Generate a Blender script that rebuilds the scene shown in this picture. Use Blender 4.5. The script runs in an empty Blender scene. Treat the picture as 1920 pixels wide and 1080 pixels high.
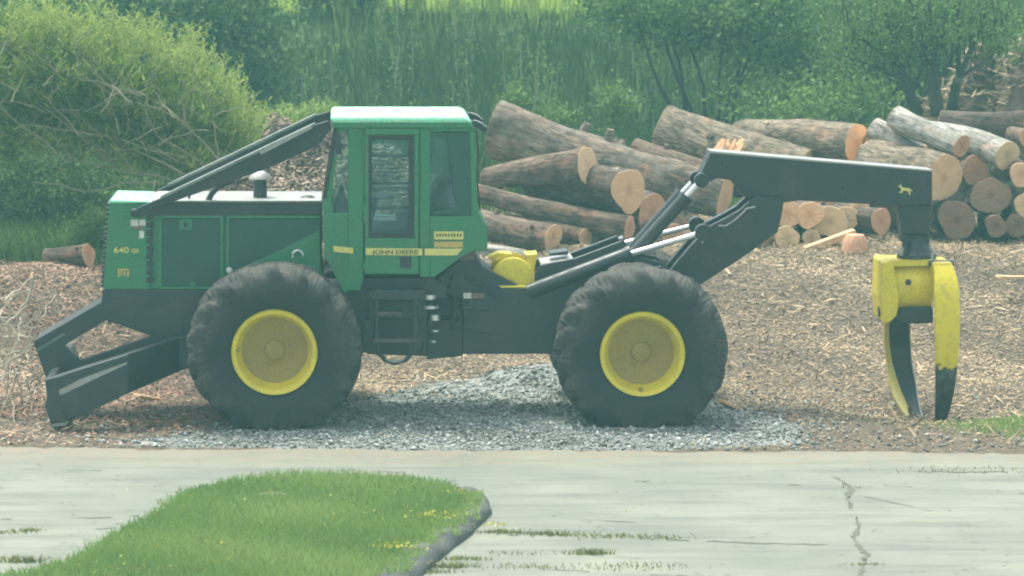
import bpy, bmesh, math, random
import numpy as np
from mathutils import Vector, Matrix, noise as mnoise
random.seed(7); rng = np.random.default_rng(7)
sc = bpy.context.scene
COL = sc.collection
# ------------------------------------------------------------------ camera, sky, sun, exposure
FPX = 6241.0; PITCH = math.atan(4.28/35.0); CAM = Vector((0, -35, 5.8))
cd = bpy.data.cameras.new('camera'); cam = bpy.data.objects.new('camera', cd); COL.objects.link(cam)
cam.location = CAM; cam.rotation_euler = (math.pi/2-PITCH, 0, 0)
cd.sensor_width = 36; cd.lens = FPX/1920*36; cd.clip_start = .5; cd.clip_end = 3000
cd.dof.use_dof = True; cd.dof.focus_distance = 35.6; cd.dof.aperture_fstop = 2.4
sc.camera = cam
SUN_EL = math.radians(70); SUN_AZ = math.radians(-40)
sun_dir = Vector((math.cos(SUN_EL)*math.sin(SUN_AZ), math.cos(SUN_EL)*math.cos(SUN_AZ), math.sin(SUN_EL)))
world = bpy.data.worlds.new('World'); sc.world = world; world.use_nodes = True
wn = world.node_tree.nodes; wl = world.node_tree.links
sky = wn.new('ShaderNodeTexSky'); sky.sky_type = 'NISHITA'; sky.sun_disc = False
sky.sun_elevation = SUN_EL; sky.sun_rotation = SUN_AZ; sky.dust_density = 5.0; sky.air_density = .8
hs = wn.new('ShaderNodeHueSaturation'); hs.inputs['Saturation'].default_value = .4; hs.inputs['Value'].default_value = 1.1   # thin bright cloud whitens the sky
wl.new(sky.outputs[0], hs.inputs['Color']); wl.new(hs.outputs[0], wn['Background'].inputs[0]); wn['Background'].inputs[1].default_value = .15
sd = bpy.data.lights.new('sun', 'SUN'); sd.energy = 1.6; sd.angle = math.radians(9); sd.color = (.98, 1, .86)
so = bpy.data.objects.new('sun', sd); COL.objects.link(so); so.rotation_euler = sun_dir.to_track_quat('Z', 'Y').to_euler()
so.location = (0, 30, 40)
sc.view_settings.view_transform = 'Standard'; sc.view_settings.look = 'None'
sc.view_settings.gamma = 1; sc.view_settings.exposure = 1.05
sc.render.engine = 'CYCLES'; sc.cycles.max_bounces = 6; sc.cycles.volume_bounces = 0
sc.cycles.transparent_max_bounces = 8
sc.cycles.filter_width = 2.0

# ------------------------------------------------------------------ geometry of the view
RGT = Vector((1, 0, 0)); FWD = Vector((0, math.cos(PITCH), -math.sin(PITCH))); UPV = Vector((0, math.sin(PITCH), math.cos(PITCH)))
def ray(px, py): return FWD + RGT*((px-960)/FPX) + UPV*((540-py)/FPX)
def at(px, py, Y):
    d = ray(px, py); return CAM + d*((Y-CAM.y)/d.y)
def atz(px, py, z=0.0):
    d = ray(px, py); return CAM + d*((z-CAM.z)/d.z)
def mpp(Y): return (Y-CAM.y)/math.cos(PITCH)/FPX*1.0          # metres per photo pixel near depth Y
YAW = math.radians(2.8); MX = Vector((math.cos(YAW), math.sin(YAW), 0)); MY = Vector((-math.sin(YAW), math.cos(YAW), 0))
def S(px, py, y):
    "measured point on the machine's own plane y (metres behind its near side): returns its x, z"
    d = ray(px, py); t = (y - CAM.dot(MY))/d.dot(MY); p = CAM + d*t
    return (p.dot(MX), p.z)

# ------------------------------------------------------------------ materials
def nodes(m):
    m.use_nodes = True; nt = m.node_tree; return nt, nt.nodes, nt.links, nt.nodes['Principled BSDF']
def rgb(c): return (c[0], c[1], c[2], 1)
def mix_rgb(nt, a, b, fac):
    n = nt.nodes.new('ShaderNodeMix'); n.data_type = 'RGBA'
    for s, v in ((n.inputs[6], a), (n.inputs[7], b), (n.inputs[0], fac)):
        if isinstance(v, (tuple, list)): s.default_value = rgb(v)
        elif isinstance(v, (int, float)): s.default_value = v
        else: nt.links.new(v, s)
    return n.outputs[2]
def tex_noise(nt, scale, detail=4, rough=.6, vec=None, dist=0):
    n = nt.nodes.new('ShaderNodeTexNoise'); n.inputs['Scale'].default_value = scale
    n.inputs['Detail'].default_value = detail; n.inputs['Roughness'].default_value = rough; n.inputs['Distortion'].default_value = dist
    if vec is None:
        tc = nt.nodes.new('ShaderNodeTexCoord'); vec = tc.outputs['Object']
    nt.links.new(vec, n.inputs['Vector']); return n.outputs['Fac']
def ramp(nt, src, stops):
    r = nt.nodes.new('ShaderNodeValToRGB'); e = r.color_ramp.elements
    while len(e) < len(stops): e.new(.5)
    for k, (p, c) in enumerate(stops):
        e[k].position = p; e[k].color = rgb(c if isinstance(c, (tuple, list)) else (c, c, c))
    nt.links.new(src, r.inputs[0]); return r.outputs[0]
def objvec(nt, sx, sy, sz):
    tc = nt.nodes.new('ShaderNodeTexCoord'); mp = nt.nodes.new('ShaderNodeMapping'); mp.inputs['Scale'].default_value = (sx, sy, sz)
    nt.links.new(tc.outputs['Object'], mp.inputs[0]); return mp.outputs[0]
def bump(nt, b, h, strength, dist=.02):
    n = nt.nodes.new('ShaderNodeBump'); n.inputs['Strength'].default_value = strength; n.inputs['Distance'].default_value = dist
    nt.links.new(h, n.inputs['Height']); nt.links.new(n.outputs[0], b.inputs['Normal'])
def painted(name, c, dirt=(.16, .14, .11), amount=.35, rough=.45, metal=0.0, scale=3.0):
    m = bpy.data.materials.new(name); nt, n, l, b = nodes(m)
    f = ramp(nt, tex_noise(nt, scale, 8, .68), [(.42, 0), (.75, amount)])
    f2 = ramp(nt, tex_noise(nt, 38, 3, .7), [(.3, .82), (.7, 1.12)])
    base = mix_rgb(nt, c, dirt, f)
    mm = nt.nodes.new('ShaderNodeMix'); mm.data_type = 'RGBA'; mm.blend_type = 'MULTIPLY'; mm.inputs[0].default_value = 1
    l.new(base, mm.inputs[6]); l.new(f2, mm.inputs[7]); l.new(mm.outputs[2], b.inputs['Base Color'])
    rr = ramp(nt, tex_noise(nt, 9, 5), [(.3, rough-.12), (.7, rough+.2)]); l.new(rr, b.inputs['Roughness'])
    b.inputs['Metallic'].default_value = metal; bump(nt, b, tex_noise(nt, 14, 4), .12, .01)
    return m
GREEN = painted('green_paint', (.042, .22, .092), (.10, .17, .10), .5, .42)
GREEN_DK = painted('dark_green_panel', (.022, .085, .06), (.06, .08, .06), .4, .5)
ROOFM = painted('lit_green_roof', (.34, .88, .55), (.6, .75, .6), .6, .3)  # sky highlight on the top surfaces painted into the green
BLACK = painted('black_paint', (.024, .031, .036), (.085, .08, .07), .45, .38)
HOODTOP = painted('pale_hood_top', (.38, .38, .36), (.24, .22, .2), .5, .4)  # paler grey than the hood sides
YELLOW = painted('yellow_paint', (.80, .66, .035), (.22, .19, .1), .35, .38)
YWORN = painted('worn_yellow_edge', (.55, .46, .10), (.35, .33, .25), .9, .5)
YDISC = painted('dusty_shaded_wheel_disc', (.37, .27, .045), (.24, .18, .09), .6, .6)  # dust, plus the shade of the recess painted into the disc colour
YSTRIPE = painted('yellow_stripe', (.75, .68, .2), (.4, .4, .2), .3, .5)
ORANGE = painted('orange_sticker', (.62, .45, .13), (.3, .25, .12), .3, .5)
PALE = painted('pale_sticker', (.75, .75, .68), (.35, .3, .25), .5, .5)
DARKINK = painted('dark_lettering', (.06, .09, .03), (.1, .1, .05), .2, .6)
CHROME = painted('chrome_rod', (.85, .86, .85), (.5, .5, .5), .3, .28, .75)
STEEL = painted('worn_steel', (.42, .42, .40), (.2, .15, .1), .5, .4, .6)
RUSTY = painted('rusty_metal', (.22, .13, .10), (.35, .3, .26), .5, .7)
STEPM = painted('worn_step', (.07, .055, .05), (.2, .17, .14), .6, .6)
SEATM = painted('black_vinyl', (.03, .035, .035), (.06, .06, .06), .3, .6)
HOSE = painted('rubber_hose', (.02, .02, .022), (.06, .06, .06), .3, .5)
def glass_mat():
    m = bpy.data.materials.new('tinted_glass'); nt, n, l, b = nodes(m)
    b.inputs['Base Color'].default_value = (.4, .55, .55, 1); b.inputs['Roughness'].default_value = .08
    tr = n.new('ShaderNodeBsdfTransparent'); tr.inputs[0].default_value = (.62, .78, .74, 1)
    mx = n.new('ShaderNodeMixShader'); fr = ramp(nt, tex_noise(nt, 6, 4), [(.3, .06), (.8, .22)])
    l.new(fr, mx.inputs[0]); l.new(tr.outputs[0], mx.inputs[1]); l.new(b.outputs[0], mx.inputs[2]); l.new(mx.outputs[0], n['Material Output'].inputs[0])
    return m
GLASS = glass_mat(); GUARDT = painted('skylit_guard_top', (.12, .16, .13), (.4, .4, .36), .7, .35)  # guard top lightened to paint in the sky-lit line on black bars
def tyre_mat():
    m = bpy.data.materials.new('muddy_rubber'); nt, n, l, b = nodes(m)
    f = ramp(nt, tex_noise(nt, 2.6, 7, .62, dist=.6), [(.38, 0), (.66, .95)])
    f2 = ramp(nt, tex_noise(nt, 24, 5, .7), [(.35, .25), (.7, 1)])
    mul = n.new('ShaderNodeMath'); mul.operation = 'MULTIPLY'; l.new(f, mul.inputs[0]); l.new(f2, mul.inputs[1])
    tc = n.new('ShaderNodeTexCoord'); mp = n.new('ShaderNodeMapping'); mp.inputs['Scale'].default_value = (1, 0, 1); l.new(tc.outputs['Object'], mp.inputs[0]); ln = n.new('ShaderNodeVectorMath'); ln.operation = 'LENGTH'; l.new(mp.outputs[0], ln.inputs[0])
    mr = n.new('ShaderNodeMapRange'); mr.inputs[1].default_value = .62; mr.inputs[2].default_value = .82; mr.inputs[3].default_value = .15; l.new(ln.outputs['Value'], mr.inputs[0])
    m2 = n.new('ShaderNodeMath'); m2.operation = 'MULTIPLY'; l.new(mul.outputs[0], m2.inputs[0]); l.new(mr.outputs[0], m2.inputs[1]); mul = m2
    l.new(mix_rgb(nt, (.015, .018, .02), (.16, .135, .105), mul.outputs[0]), b.inputs['Base Color'])
    b.inputs['Roughness'].default_value = .85; bump(nt, b, tex_noise(nt, 30, 5), .4, .012); return m
TYRE = tyre_mat()
def leafmat(name, cols, trans=.35, rough=.6):
    m = bpy.data.materials.new(name); nt, n, l, b = nodes(m)
    a = n.new('ShaderNodeAttribute'); a.attribute_name = 'rnd'
    c = ramp(nt, a.outputs['Fac'], [(k/(len(cols)-1), v) for k, v in enumerate(cols)])
    l.new(c, b.inputs['Base Color']); b.inputs['Roughness'].default_value = rough; b.inputs['Specular IOR Level'].default_value = .25
    t = n.new('ShaderNodeBsdfTranslucent'); l.new(c, t.inputs[0]); mx = n.new('ShaderNodeMixShader'); mx.inputs[0].default_value = trans
    l.new(b.outputs[0], mx.inputs[1]); l.new(t.outputs[0], mx.inputs[2]); l.new(mx.outputs[0], n['Material Output'].inputs[0]); return m
WILLOW = leafmat('willow_leaf', [(.09, .145, .03), (.18, .27, .055), (.31, .41, .09), (.47, .52, .17)], .45)
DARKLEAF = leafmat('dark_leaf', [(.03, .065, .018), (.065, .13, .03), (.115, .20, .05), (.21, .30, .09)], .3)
MIDLEAF = leafmat('mid_leaf', [(.04, .09, .02), (.085, .17, .035), (.155, .27, .06), (.31, .42, .13)], .35)
BANKLEAF = leafmat('bank_weed', [(.045, .085, .022), (.09, .155, .04), (.145, .22, .06), (.28, .34, .12)], .3)
GRASS = leafmat('grass_blade', [(.14, .25, .06), (.25, .39, .11), (.38, .51, .17), (.58, .62, .32)], .4)
WEED = leafmat('joint_weed', [(.09, .11, .04), (.17, .20, .07), (.27, .31, .10), (.38, .38, .16)], .3)
FIELD = leafmat('field_grass', [(.30, .42, .07), (.42, .56, .10), (.54, .64, .14), (.66, .70, .2)], .4)
FLOWER = leafmat('yellow_flower', [(.45, .45, .05), (.58, .55, .08), (.68, .62, .12)], .2)
CHIPM = leafmat('wood_chips', [(.055, .04, .026), (.165, .115, .066), (.31, .215, .12), (.42, .31, .18), (.58, .44, .28)], 0)
REDCHIP = leafmat('red_bark_chips', [(.06, .036, .026), (.16, .08, .05), (.28, .14, .09), (.36, .215, .14), (.55, .42, .30)], 0)
STONEM = leafmat('crushed_stone', [(.07, .07, .06), (.17, .18, .16), (.29, .305, .28), (.41, .43, .40), (.62, .64, .59)], 0, .8)
TWIGM = painted('pale_twig', (.30, .28, .18), (.16, .15, .09), .6, .8)
BRANCH = painted('branch_bark', (.20, .17, .12), (.1, .09, .06), .6, .8)
TRUNKM = painted('dark_trunk', (.05, .045, .035), (.1, .11, .07), .6, .9)
STEMG = painted('grey_green_stem', (.36, .40, .27), (.12, .14, .08), .6, .8)
def bark_mat(name, a, c, bscale=1.0, lichen=.0):
    m = bpy.data.materials.new(name); nt, n, l, b = nodes(m)
    v = objvec(nt, 1.6, 10, 10); f = tex_noise(nt, 2.2*bscale, 8, .7, v, .8)
    big = tex_noise(nt, 2.6, 7, .7)
    col = mix_rgb(nt, ramp(nt, f, [(.36, tuple(.45*x for x in a)), (.5, c), (.66, tuple(min(1, x*1.9) for x in c))]), tuple(.5*x for x in a), ramp(nt, big, [(.46, 0), (.66, .85)]))
    col = mix_rgb(nt, col, (c[0]*2.1, c[1]*1.5, c[2]*1.25), ramp(nt, tex_noise(nt, 3.6, 6, .7, objvec(nt, .6, 1, 1)), [(.56, 0), (.68, .75)]))
    if lichen: col = mix_rgb(nt, col, (.36, .37, .31), ramp(nt, tex_noise(nt, 3.1, 5, .65), [(.52, 0), (.64, lichen)]))
    l.new(col, b.inputs['Base Color']); b.inputs['Roughness'].default_value = .92; bump(nt, b, f, .9, .05); return m
BARK = {'grey': bark_mat('grey_bark', (.11, .088, .07), (.25, .19, .14), 1, .35), 'brown': bark_mat('brown_bark', (.085, .058, .042), (.20, .14, .10)),
        'furrow': bark_mat('furrowed_bark', (.11, .085, .055), (.30, .24, .17), 1.6), 'pale': bark_mat('pale_bark', (.25, .23, .20), (.42, .39, .34), .8, .6),
        'dark': bark_mat('dark_bark', (.055, .04, .032), (.13, .095, .07))}
def cut_mat(name, c, d):
    m = bpy.data.materials.new(name); nt, n, l, b = nodes(m)
    tc = n.new('ShaderNodeTexCoord'); mp = n.new('ShaderNodeMapping'); mp.inputs['Scale'].default_value = (0, 1, 1); l.new(tc.outputs['Object'], mp.inputs[0])
    ln = n.new('ShaderNodeVectorMath'); ln.operation = 'LENGTH'; l.new(mp.outputs[0], ln.inputs[0])
    ad = n.new('ShaderNodeMath'); ad.operation = 'MULTIPLY_ADD'; l.new(tex_noise(nt, 5, 3), ad.inputs[0]); ad.inputs[1].default_value = .05; l.new(ln.outputs['Value'], ad.inputs[2])
    sn = n.new('ShaderNodeMath'); sn.operation = 'SINE'; mu = n.new('ShaderNodeMath'); mu.operation = 'MULTIPLY'; mu.inputs[1].default_value = 190
    l.new(ad.outputs[0], mu.inputs[0]); l.new(mu.outputs[0], sn.inputs[0])
    rings = ramp(nt, sn.outputs[0], [(0, .86), (1, 1.05)])
    heart = mix_rgb(nt, d, c, ramp(nt, ad.outputs[0], [(.02, 0), (.13, 1)]))
    col = mix_rgb(nt, heart, tuple(.72*x for x in c), ramp(nt, tex_noise(nt, 6, 6, .7), [(.5, 0), (.75, .6)]))
    mm = n.new('ShaderNodeMix'); mm.data_type = 'RGBA'; mm.blend_type = 'MULTIPLY'; mm.inputs[0].default_value = 1
    l.new(col, mm.inputs[6]); l.new(rings, mm.inputs[7]); l.new(mm.outputs[2], b.inputs['Base Color'])
    b.inputs['Roughness'].default_value = .8; bump(nt, b, tex_noise(nt, 40, 4), .3, .006); return m
CUT = {'shade': cut_mat('shaded_cut_wood', (.27, .16, .10), (.16, .09, .06)), 'tan': cut_mat('tan_cut_wood', (.90, .56, .31), (.62, .34, .17)), 'orange': cut_mat('orange_cut_wood', (.72, .39, .23), (.56, .28, .15)),  # first entry: bottom-row shade painted into the wood colour
       'grey': cut_mat('greyed_cut_wood', (.44, .27, .17), (.28, .165, .10)), 'straw': cut_mat('straw_cut_wood', (.80, .56, .31), (.5, .34, .19)),
       'bright': cut_mat('fresh_cut_wood', (.92, .60, .34), (.82, .47, .25))}

# ------------------------------------------------------------------ object helpers
def put(o, label=None, cat=None, group=None, kind=None, parent=None):
    if o.name not in COL.objects: COL.objects.link(o)
    if parent: o.parent = parent
    if label: o['label'] = label
    if cat: o['category'] = cat
    if group: o['group'] = group
    if kind: o['kind'] = kind
    return o
def empty(name, loc, label, cat, group=None, rz=0):
    o = bpy.data.objects.new(name, None); o.location = loc; o.rotation_euler = (0, 0, rz); o.empty_display_size = .2
    return put(o, label, cat, group)
def np_mesh(name, verts, faces, mat, rnd=None, smooth=False):
    "faces: (F,k) int array"
    verts = np.asarray(verts, np.float32); faces = np.asarray(faces, np.int32); F, k = faces.shape
    me = bpy.data.meshes.new(name); me.vertices.add(len(verts)); me.vertices.foreach_set('co', verts.ravel())
    me.loops.add(F*k); me.loops.foreach_set('vertex_index', faces.ravel())
    me.polygons.add(F); me.polygons.foreach_set('loop_start', np.arange(0, F*k, k, dtype=np.int32))
    try: me.polygons.foreach_set('loop_total', np.full(F, k, np.int32))
    except Exception: pass
    me.update(calc_edges=True); me.validate()
    if rnd is not None:
        a = me.attributes.new('rnd', 'FLOAT', 'FACE'); a.data.foreach_set('value', np.asarray(rnd, np.float32)[:len(me.polygons)])
    if smooth: me.polygons.foreach_set('use_smooth', np.ones(len(me.polygons), bool))
    me.materials.append(mat); return bpy.data.objects.new(name, me)
class B:
    "collects shapes of one part"
    def __init__(s): s.bm = bmesh.new()
    def prism(s, pts, y0, y1):
        "pts are (x,z); extruded from y0 to y1"
        n = len(pts); a = [s.bm.verts.new((x, y0, z)) for x, z in pts]; b = [s.bm.verts.new((x, y1, z)) for x, z in pts]
        fs = [s.bm.faces.new(a), s.bm.faces.new(list(reversed(b)))]
        for i in range(n): fs.append(s.bm.faces.new((a[i], b[i], b[(i+1) % n], a[(i+1) % n])))
        bmesh.ops.recalc_face_normals(s.bm, faces=fs); return s
    def P(s, pix, y0, y1): return s.prism([S(px, py, y0) for px, py in pix], y0, y1)
    def box(s, c, d, rot=None):
        r = bmesh.ops.create_cube(s.bm, size=1)['verts']; M = Matrix.Translation(c) @ (rot.to_4x4() if rot else Matrix()) @ Matrix.Diagonal((d[0], d[1], d[2], 1))
        bmesh.ops.transform(s.bm, matrix=M, verts=r); return s
    def bar(s, a, b, w, h):
        "box beam from a to b, w across (y), h tall"
        a = Vector(a); b = Vector(b); q = (b-a).to_track_quat('X', 'Z').to_matrix()
        return s.box((a+b)/2, ((b-a).length, w, h), q)
    def tube(s, pts, rad, n=8, caps=True):
        pts = [Vector(p) for p in pts]; rad = rad if isinstance(rad, (list, tuple)) else [rad]*len(pts); rings = []
        for i, p in enumerate(pts):
            t = (pts[min(i+1, len(pts)-1)]-pts[max(i-1, 0)]); t = t.normalized() if t.length > 1e-6 else Vector((0, 0, 1))
            q = t.to_track_quat('Z', 'Y'); rings.append([s.bm.verts.new(p + q @ Vector((rad[i]*math.cos(6.28318*k/n), rad[i]*math.sin(6.28318*k/n), 0))) for k in range(n)])
        for i in range(len(rings)-1):
            for k in range(n): s.bm.faces.new((rings[i][k], rings[i][(k+1) % n], rings[i+1][(k+1) % n], rings[i+1][k]))
        if caps: s.bm.faces.new(list(reversed(rings[0]))); s.bm.faces.new(rings[-1])
        return s
    def lathe(s, prof, c, n=48, axis='y', caps=True):
        "prof: (r, t) along axis from centre c"
        rings = []
        for r, t in prof:
            ring = []
            for k in range(n):
                a = 2*math.pi*k/n
                v = (r*math.cos(a), t, r*math.sin(a)) if axis == 'y' else (r*math.cos(a), r*math.sin(a), t)
                ring.append(s.bm.verts.new(Vector(c)+Vector(v)))
            rings.append(ring)
        fs = []
        for i in range(len(rings)-1):
            for k in range(n): fs.append(s.bm.faces.new((rings[i][k], rings[i][(k+1) % n], rings[i+1][(k+1) % n], rings[i+1][k])))
        for rg, (r, t) in ((rings[0], prof[0]), (rings[-1], prof[-1])):
            if r > 1e-4 and caps: fs.append(s.bm.faces.new(rg))
        bmesh.ops.recalc_face_normals(s.bm, faces=fs); return s
    def build(s, name, mat, parent=None, bev=0.0, smooth=False, label=None):
        me = bpy.data.meshes.new(name); s.bm.to_mesh(me); s.bm.free(); me.materials.append(mat)
        o = bpy.data.objects.new(name, me)
        if smooth:
            for p in me.polygons: p.use_smooth = True
            try: me.set_sharp_from_angle(angle=math.radians(40))
            except Exception: pass
        if bev: md = o.modifiers.new('bevel', 'BEVEL'); md.width = bev; md.segments = 2; md.limit_method = 'ANGLE'
        return put(o, label, parent=parent)
def text_mesh(name, body, size, mat, parent, loc, extrude=.003, sx=1.0, rot=(math.pi/2, 0, 0)):
    cu = bpy.data.curves.new(name, 'FONT'); cu.body = body; cu.size = size; cu.extrude = extrude; cu.offset = size*.02
    t = bpy.data.objects.new('tmp', cu); COL.objects.link(t); bpy.context.view_layer.update()
    me = bpy.data.meshes.new_from_object(t.evaluated_get(bpy.context.evaluated_depsgraph_get()))
    bpy.data.objects.remove(t); me.materials.clear(); me.materials.append(mat)
    o = bpy.data.objects.new(name, me); o.location = loc; o.rotation_euler = rot; o.scale = (sx, 1, 1); return put(o, parent=parent)

# ------------------------------------------------------------------ ground
def sm(a, b, x):
    t = np.clip((np.asarray(x, float)-a)/(b-a), 0, 1); return t*t*(3-2*t)
def gz(X, Y):
    X = np.asarray(X, float); Y = np.asarray(Y, float)
    z = .85*sm(3.6, 10.5, Y)
    z = z + .62*np.exp(-((X+6.2)/2.2)**2 - ((Y-6.3)/1.7)**2)
    z = z + .05*np.sin(X*1.7+Y*.9)*np.sin(Y*1.3-X*.4)*sm(2.5, 5, Y)*(1-sm(20, 24, Y)) + .03*np.sin(X*4.1+1)*np.sin(Y*3.7)*sm(1.5, 4, Y)
    z = z - .17*np.exp(-((X-4.75)/.9)**2-((Y-1.45)/.8)**2)
    z = z + 2.4*sm(21.5, 26.5, Y+.4*np.sin(X*.35))
    z = z - .06*sm(-.9, -1.6, Y)*0 + .5*sm(40, 300, Y)*6
    return z
ROADY0 = -1.55     # far edge of the road, slightly oblique
def road_edge(X): return -1.33 - .028*np.asarray(X, float)
GP = [(-4.2, -.95), (-3.2, -.15), (-2.2, .9), (-1.6, 2.2), (-.9, 3.3), (0, 4.3), (.9, 4.6), (1.6, 3.0), (2.6, 1.4), (3.1, .2), (3.0, -.9), (1.5, -1.25), (-2.5, -1.2)]
def poly_mask(X, Y, poly):
    X = np.asarray(X, float); Y = np.asarray(Y, float); ins = np.zeros(X.shape, bool); n = len(poly)
    for i in range(n):
        x0, y0 = poly[i]; x1, y1 = poly[(i+1) % n]
        c = ((y0 > Y) != (y1 > Y)); ins ^= c & (X < (x1-x0)*(Y-y0)/((y1-y0) if y1 != y0 else 1e-9)+x0)
    return ins
def grid_axis(segs):
    out = []
    for a, b, s in segs: out += list(np.arange(a, b, s))
    return np.array(out+[segs[-1][1]])
gx = grid_axis([(-1500, -200, 260), (-200, -30, 17), (-30, -9, 1.5), (-9, 9, .15), (9, 30, 1.5), (30, 200, 17), (200, 1500, 260)])
gy = grid_axis([(-1500, -100, 280), (-100, -12, 11), (-12, -3, .6), (-3, 14, .15), (14, 30, .4), (30, 60, 3), (60, 200, 14), (200, 1500, 260)])
GX, GY = np.meshgrid(gx, gy); GZ = gz(GX, GY)
near = (np.abs(GX) < 9) & (GY > -1.2) & (GY < 14)
GZ = GZ + near*(rng.random(GX.shape)-.5)*.035*sm(.2, 2.5, GY)
nx, ny = len(gx), len(gy); idx = np.arange(nx*ny).reshape(ny, nx)
fc = np.stack([idx[:-1, :-1], idx[:-1, 1:], idx[1:, 1:], idx[1:, :-1]], -1).reshape(-1, 4)
gm = bpy.data.materials.new('ground_soil'); nt, n, l, b = nodes(gm)
a1 = n.new('ShaderNodeAttribute'); a1.attribute_name = 'green'; a2 = n.new('ShaderNodeAttribute'); a2.attribute_name = 'gravel'
c1 = ramp(nt, tex_noise(nt, 9, 9, .75), [(.3, (.05, .038, .027)), (.5, (.13, .098, .066)), (.7, (.26, .20, .13))])
c2 = ramp(nt, tex_noise(nt, 26, 8, .8), [(.3, (.12, .125, .115)), (.5, (.27, .285, .265)), (.7, (.45, .47, .44))])
c3 = ramp(nt, tex_noise(nt, 4, 9, .75), [(.3, (.04, .075, .02)), (.6, (.10, .18, .04)), (.8, (.2, .3, .07))])
l.new(mix_rgb(nt, mix_rgb(nt, c1, c2, a2.outputs['Fac']), c3, a1.outputs['Fac']), b.inputs['Base Color'])
b.inputs['Roughness'].default_value = .95; bump(nt, b, tex_noise(nt, 18, 8, .7), .8, .05)
ground = np_mesh('ground', np.stack([GX, GY, GZ], -1).reshape(-1, 3), fc, gm, smooth=True)
at_ = ground.data.attributes.new('green', 'FLOAT', 'POINT')
gr = np.maximum(sm(14, 19, GY), sm(11, 14, np.abs(GX))); at_.data.foreach_set('value', gr.ravel().astype(np.float32))
at_ = ground.data.attributes.new('gravel', 'FLOAT', 'POINT'); at_.data.foreach_set('value', poly_mask(GX, GY, GP).ravel().astype(np.float32))
put(ground, kind='structure')

# road
rm = bpy.data.materials.new('worn_pale_road'); nt, n, l, b = nodes(rm)
big = tex_noise(nt, .55, 6, .6); fine = tex_noise(nt, 22, 8, .85); st = tex_noise(nt, 1.0, 7, .65, objvec(nt, .5, 3.5, 1))
c = mix_rgb(nt, (.165, .18, .145), (.235, .245, .195), ramp(nt, big, [(.35, 0), (.65, 1)]))
c = mix_rgb(nt, c, (.125, .135, .12), ramp(nt, st, [(.47, 0), (.66, .8)]))
c = mix_rgb(nt, c, (.10, .10, .085), ramp(nt, fine, [(.58, 0), (.72, .7)]))
sep = n.new('ShaderNodeSeparateXYZ'); tc = n.new('ShaderNodeTexCoord'); l.new(tc.outputs['Object'], sep.inputs[0])
edge = n.new('ShaderNodeMapRange'); edge.inputs[1].default_value = -2.5; edge.inputs[2].default_value = -1.35; l.new(sep.outputs[1], edge.inputs[0])
ed2 = n.new('ShaderNodeMath'); ed2.operation = 'MULTIPLY'; l.new(edge.outputs[0], ed2.inputs[0]); l.new(ramp(nt, tex_noise(nt, 5, 6, .7), [(.35, 0), (.6, 1)]), ed2.inputs[1])
c = mix_rgb(nt, c, (.25, .20, .14), ed2.outputs[0])
l.new(c, b.inputs['Base Color']); b.inputs['Roughness'].default_value = .9; bump(nt, b, fine, .35, .01)
xs = np.arange(-60, 60.1, .1); ye = road_edge(xs) + .045*np.sin(xs*2.3) + .03*rng.standard_normal(len(xs)) + .03*np.sin(xs*7)
nv = len(xs); v = np.concatenate([np.stack([xs, ye, np.full(nv, .004)], -1), np.stack([xs, np.full(nv, -16.), np.full(nv, .004)], -1)])
i = np.arange(nv-1); put(np_mesh('road', v, np.stack([i, i+nv, i+nv+1, i+1], -1), rm), kind='structure')

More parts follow.
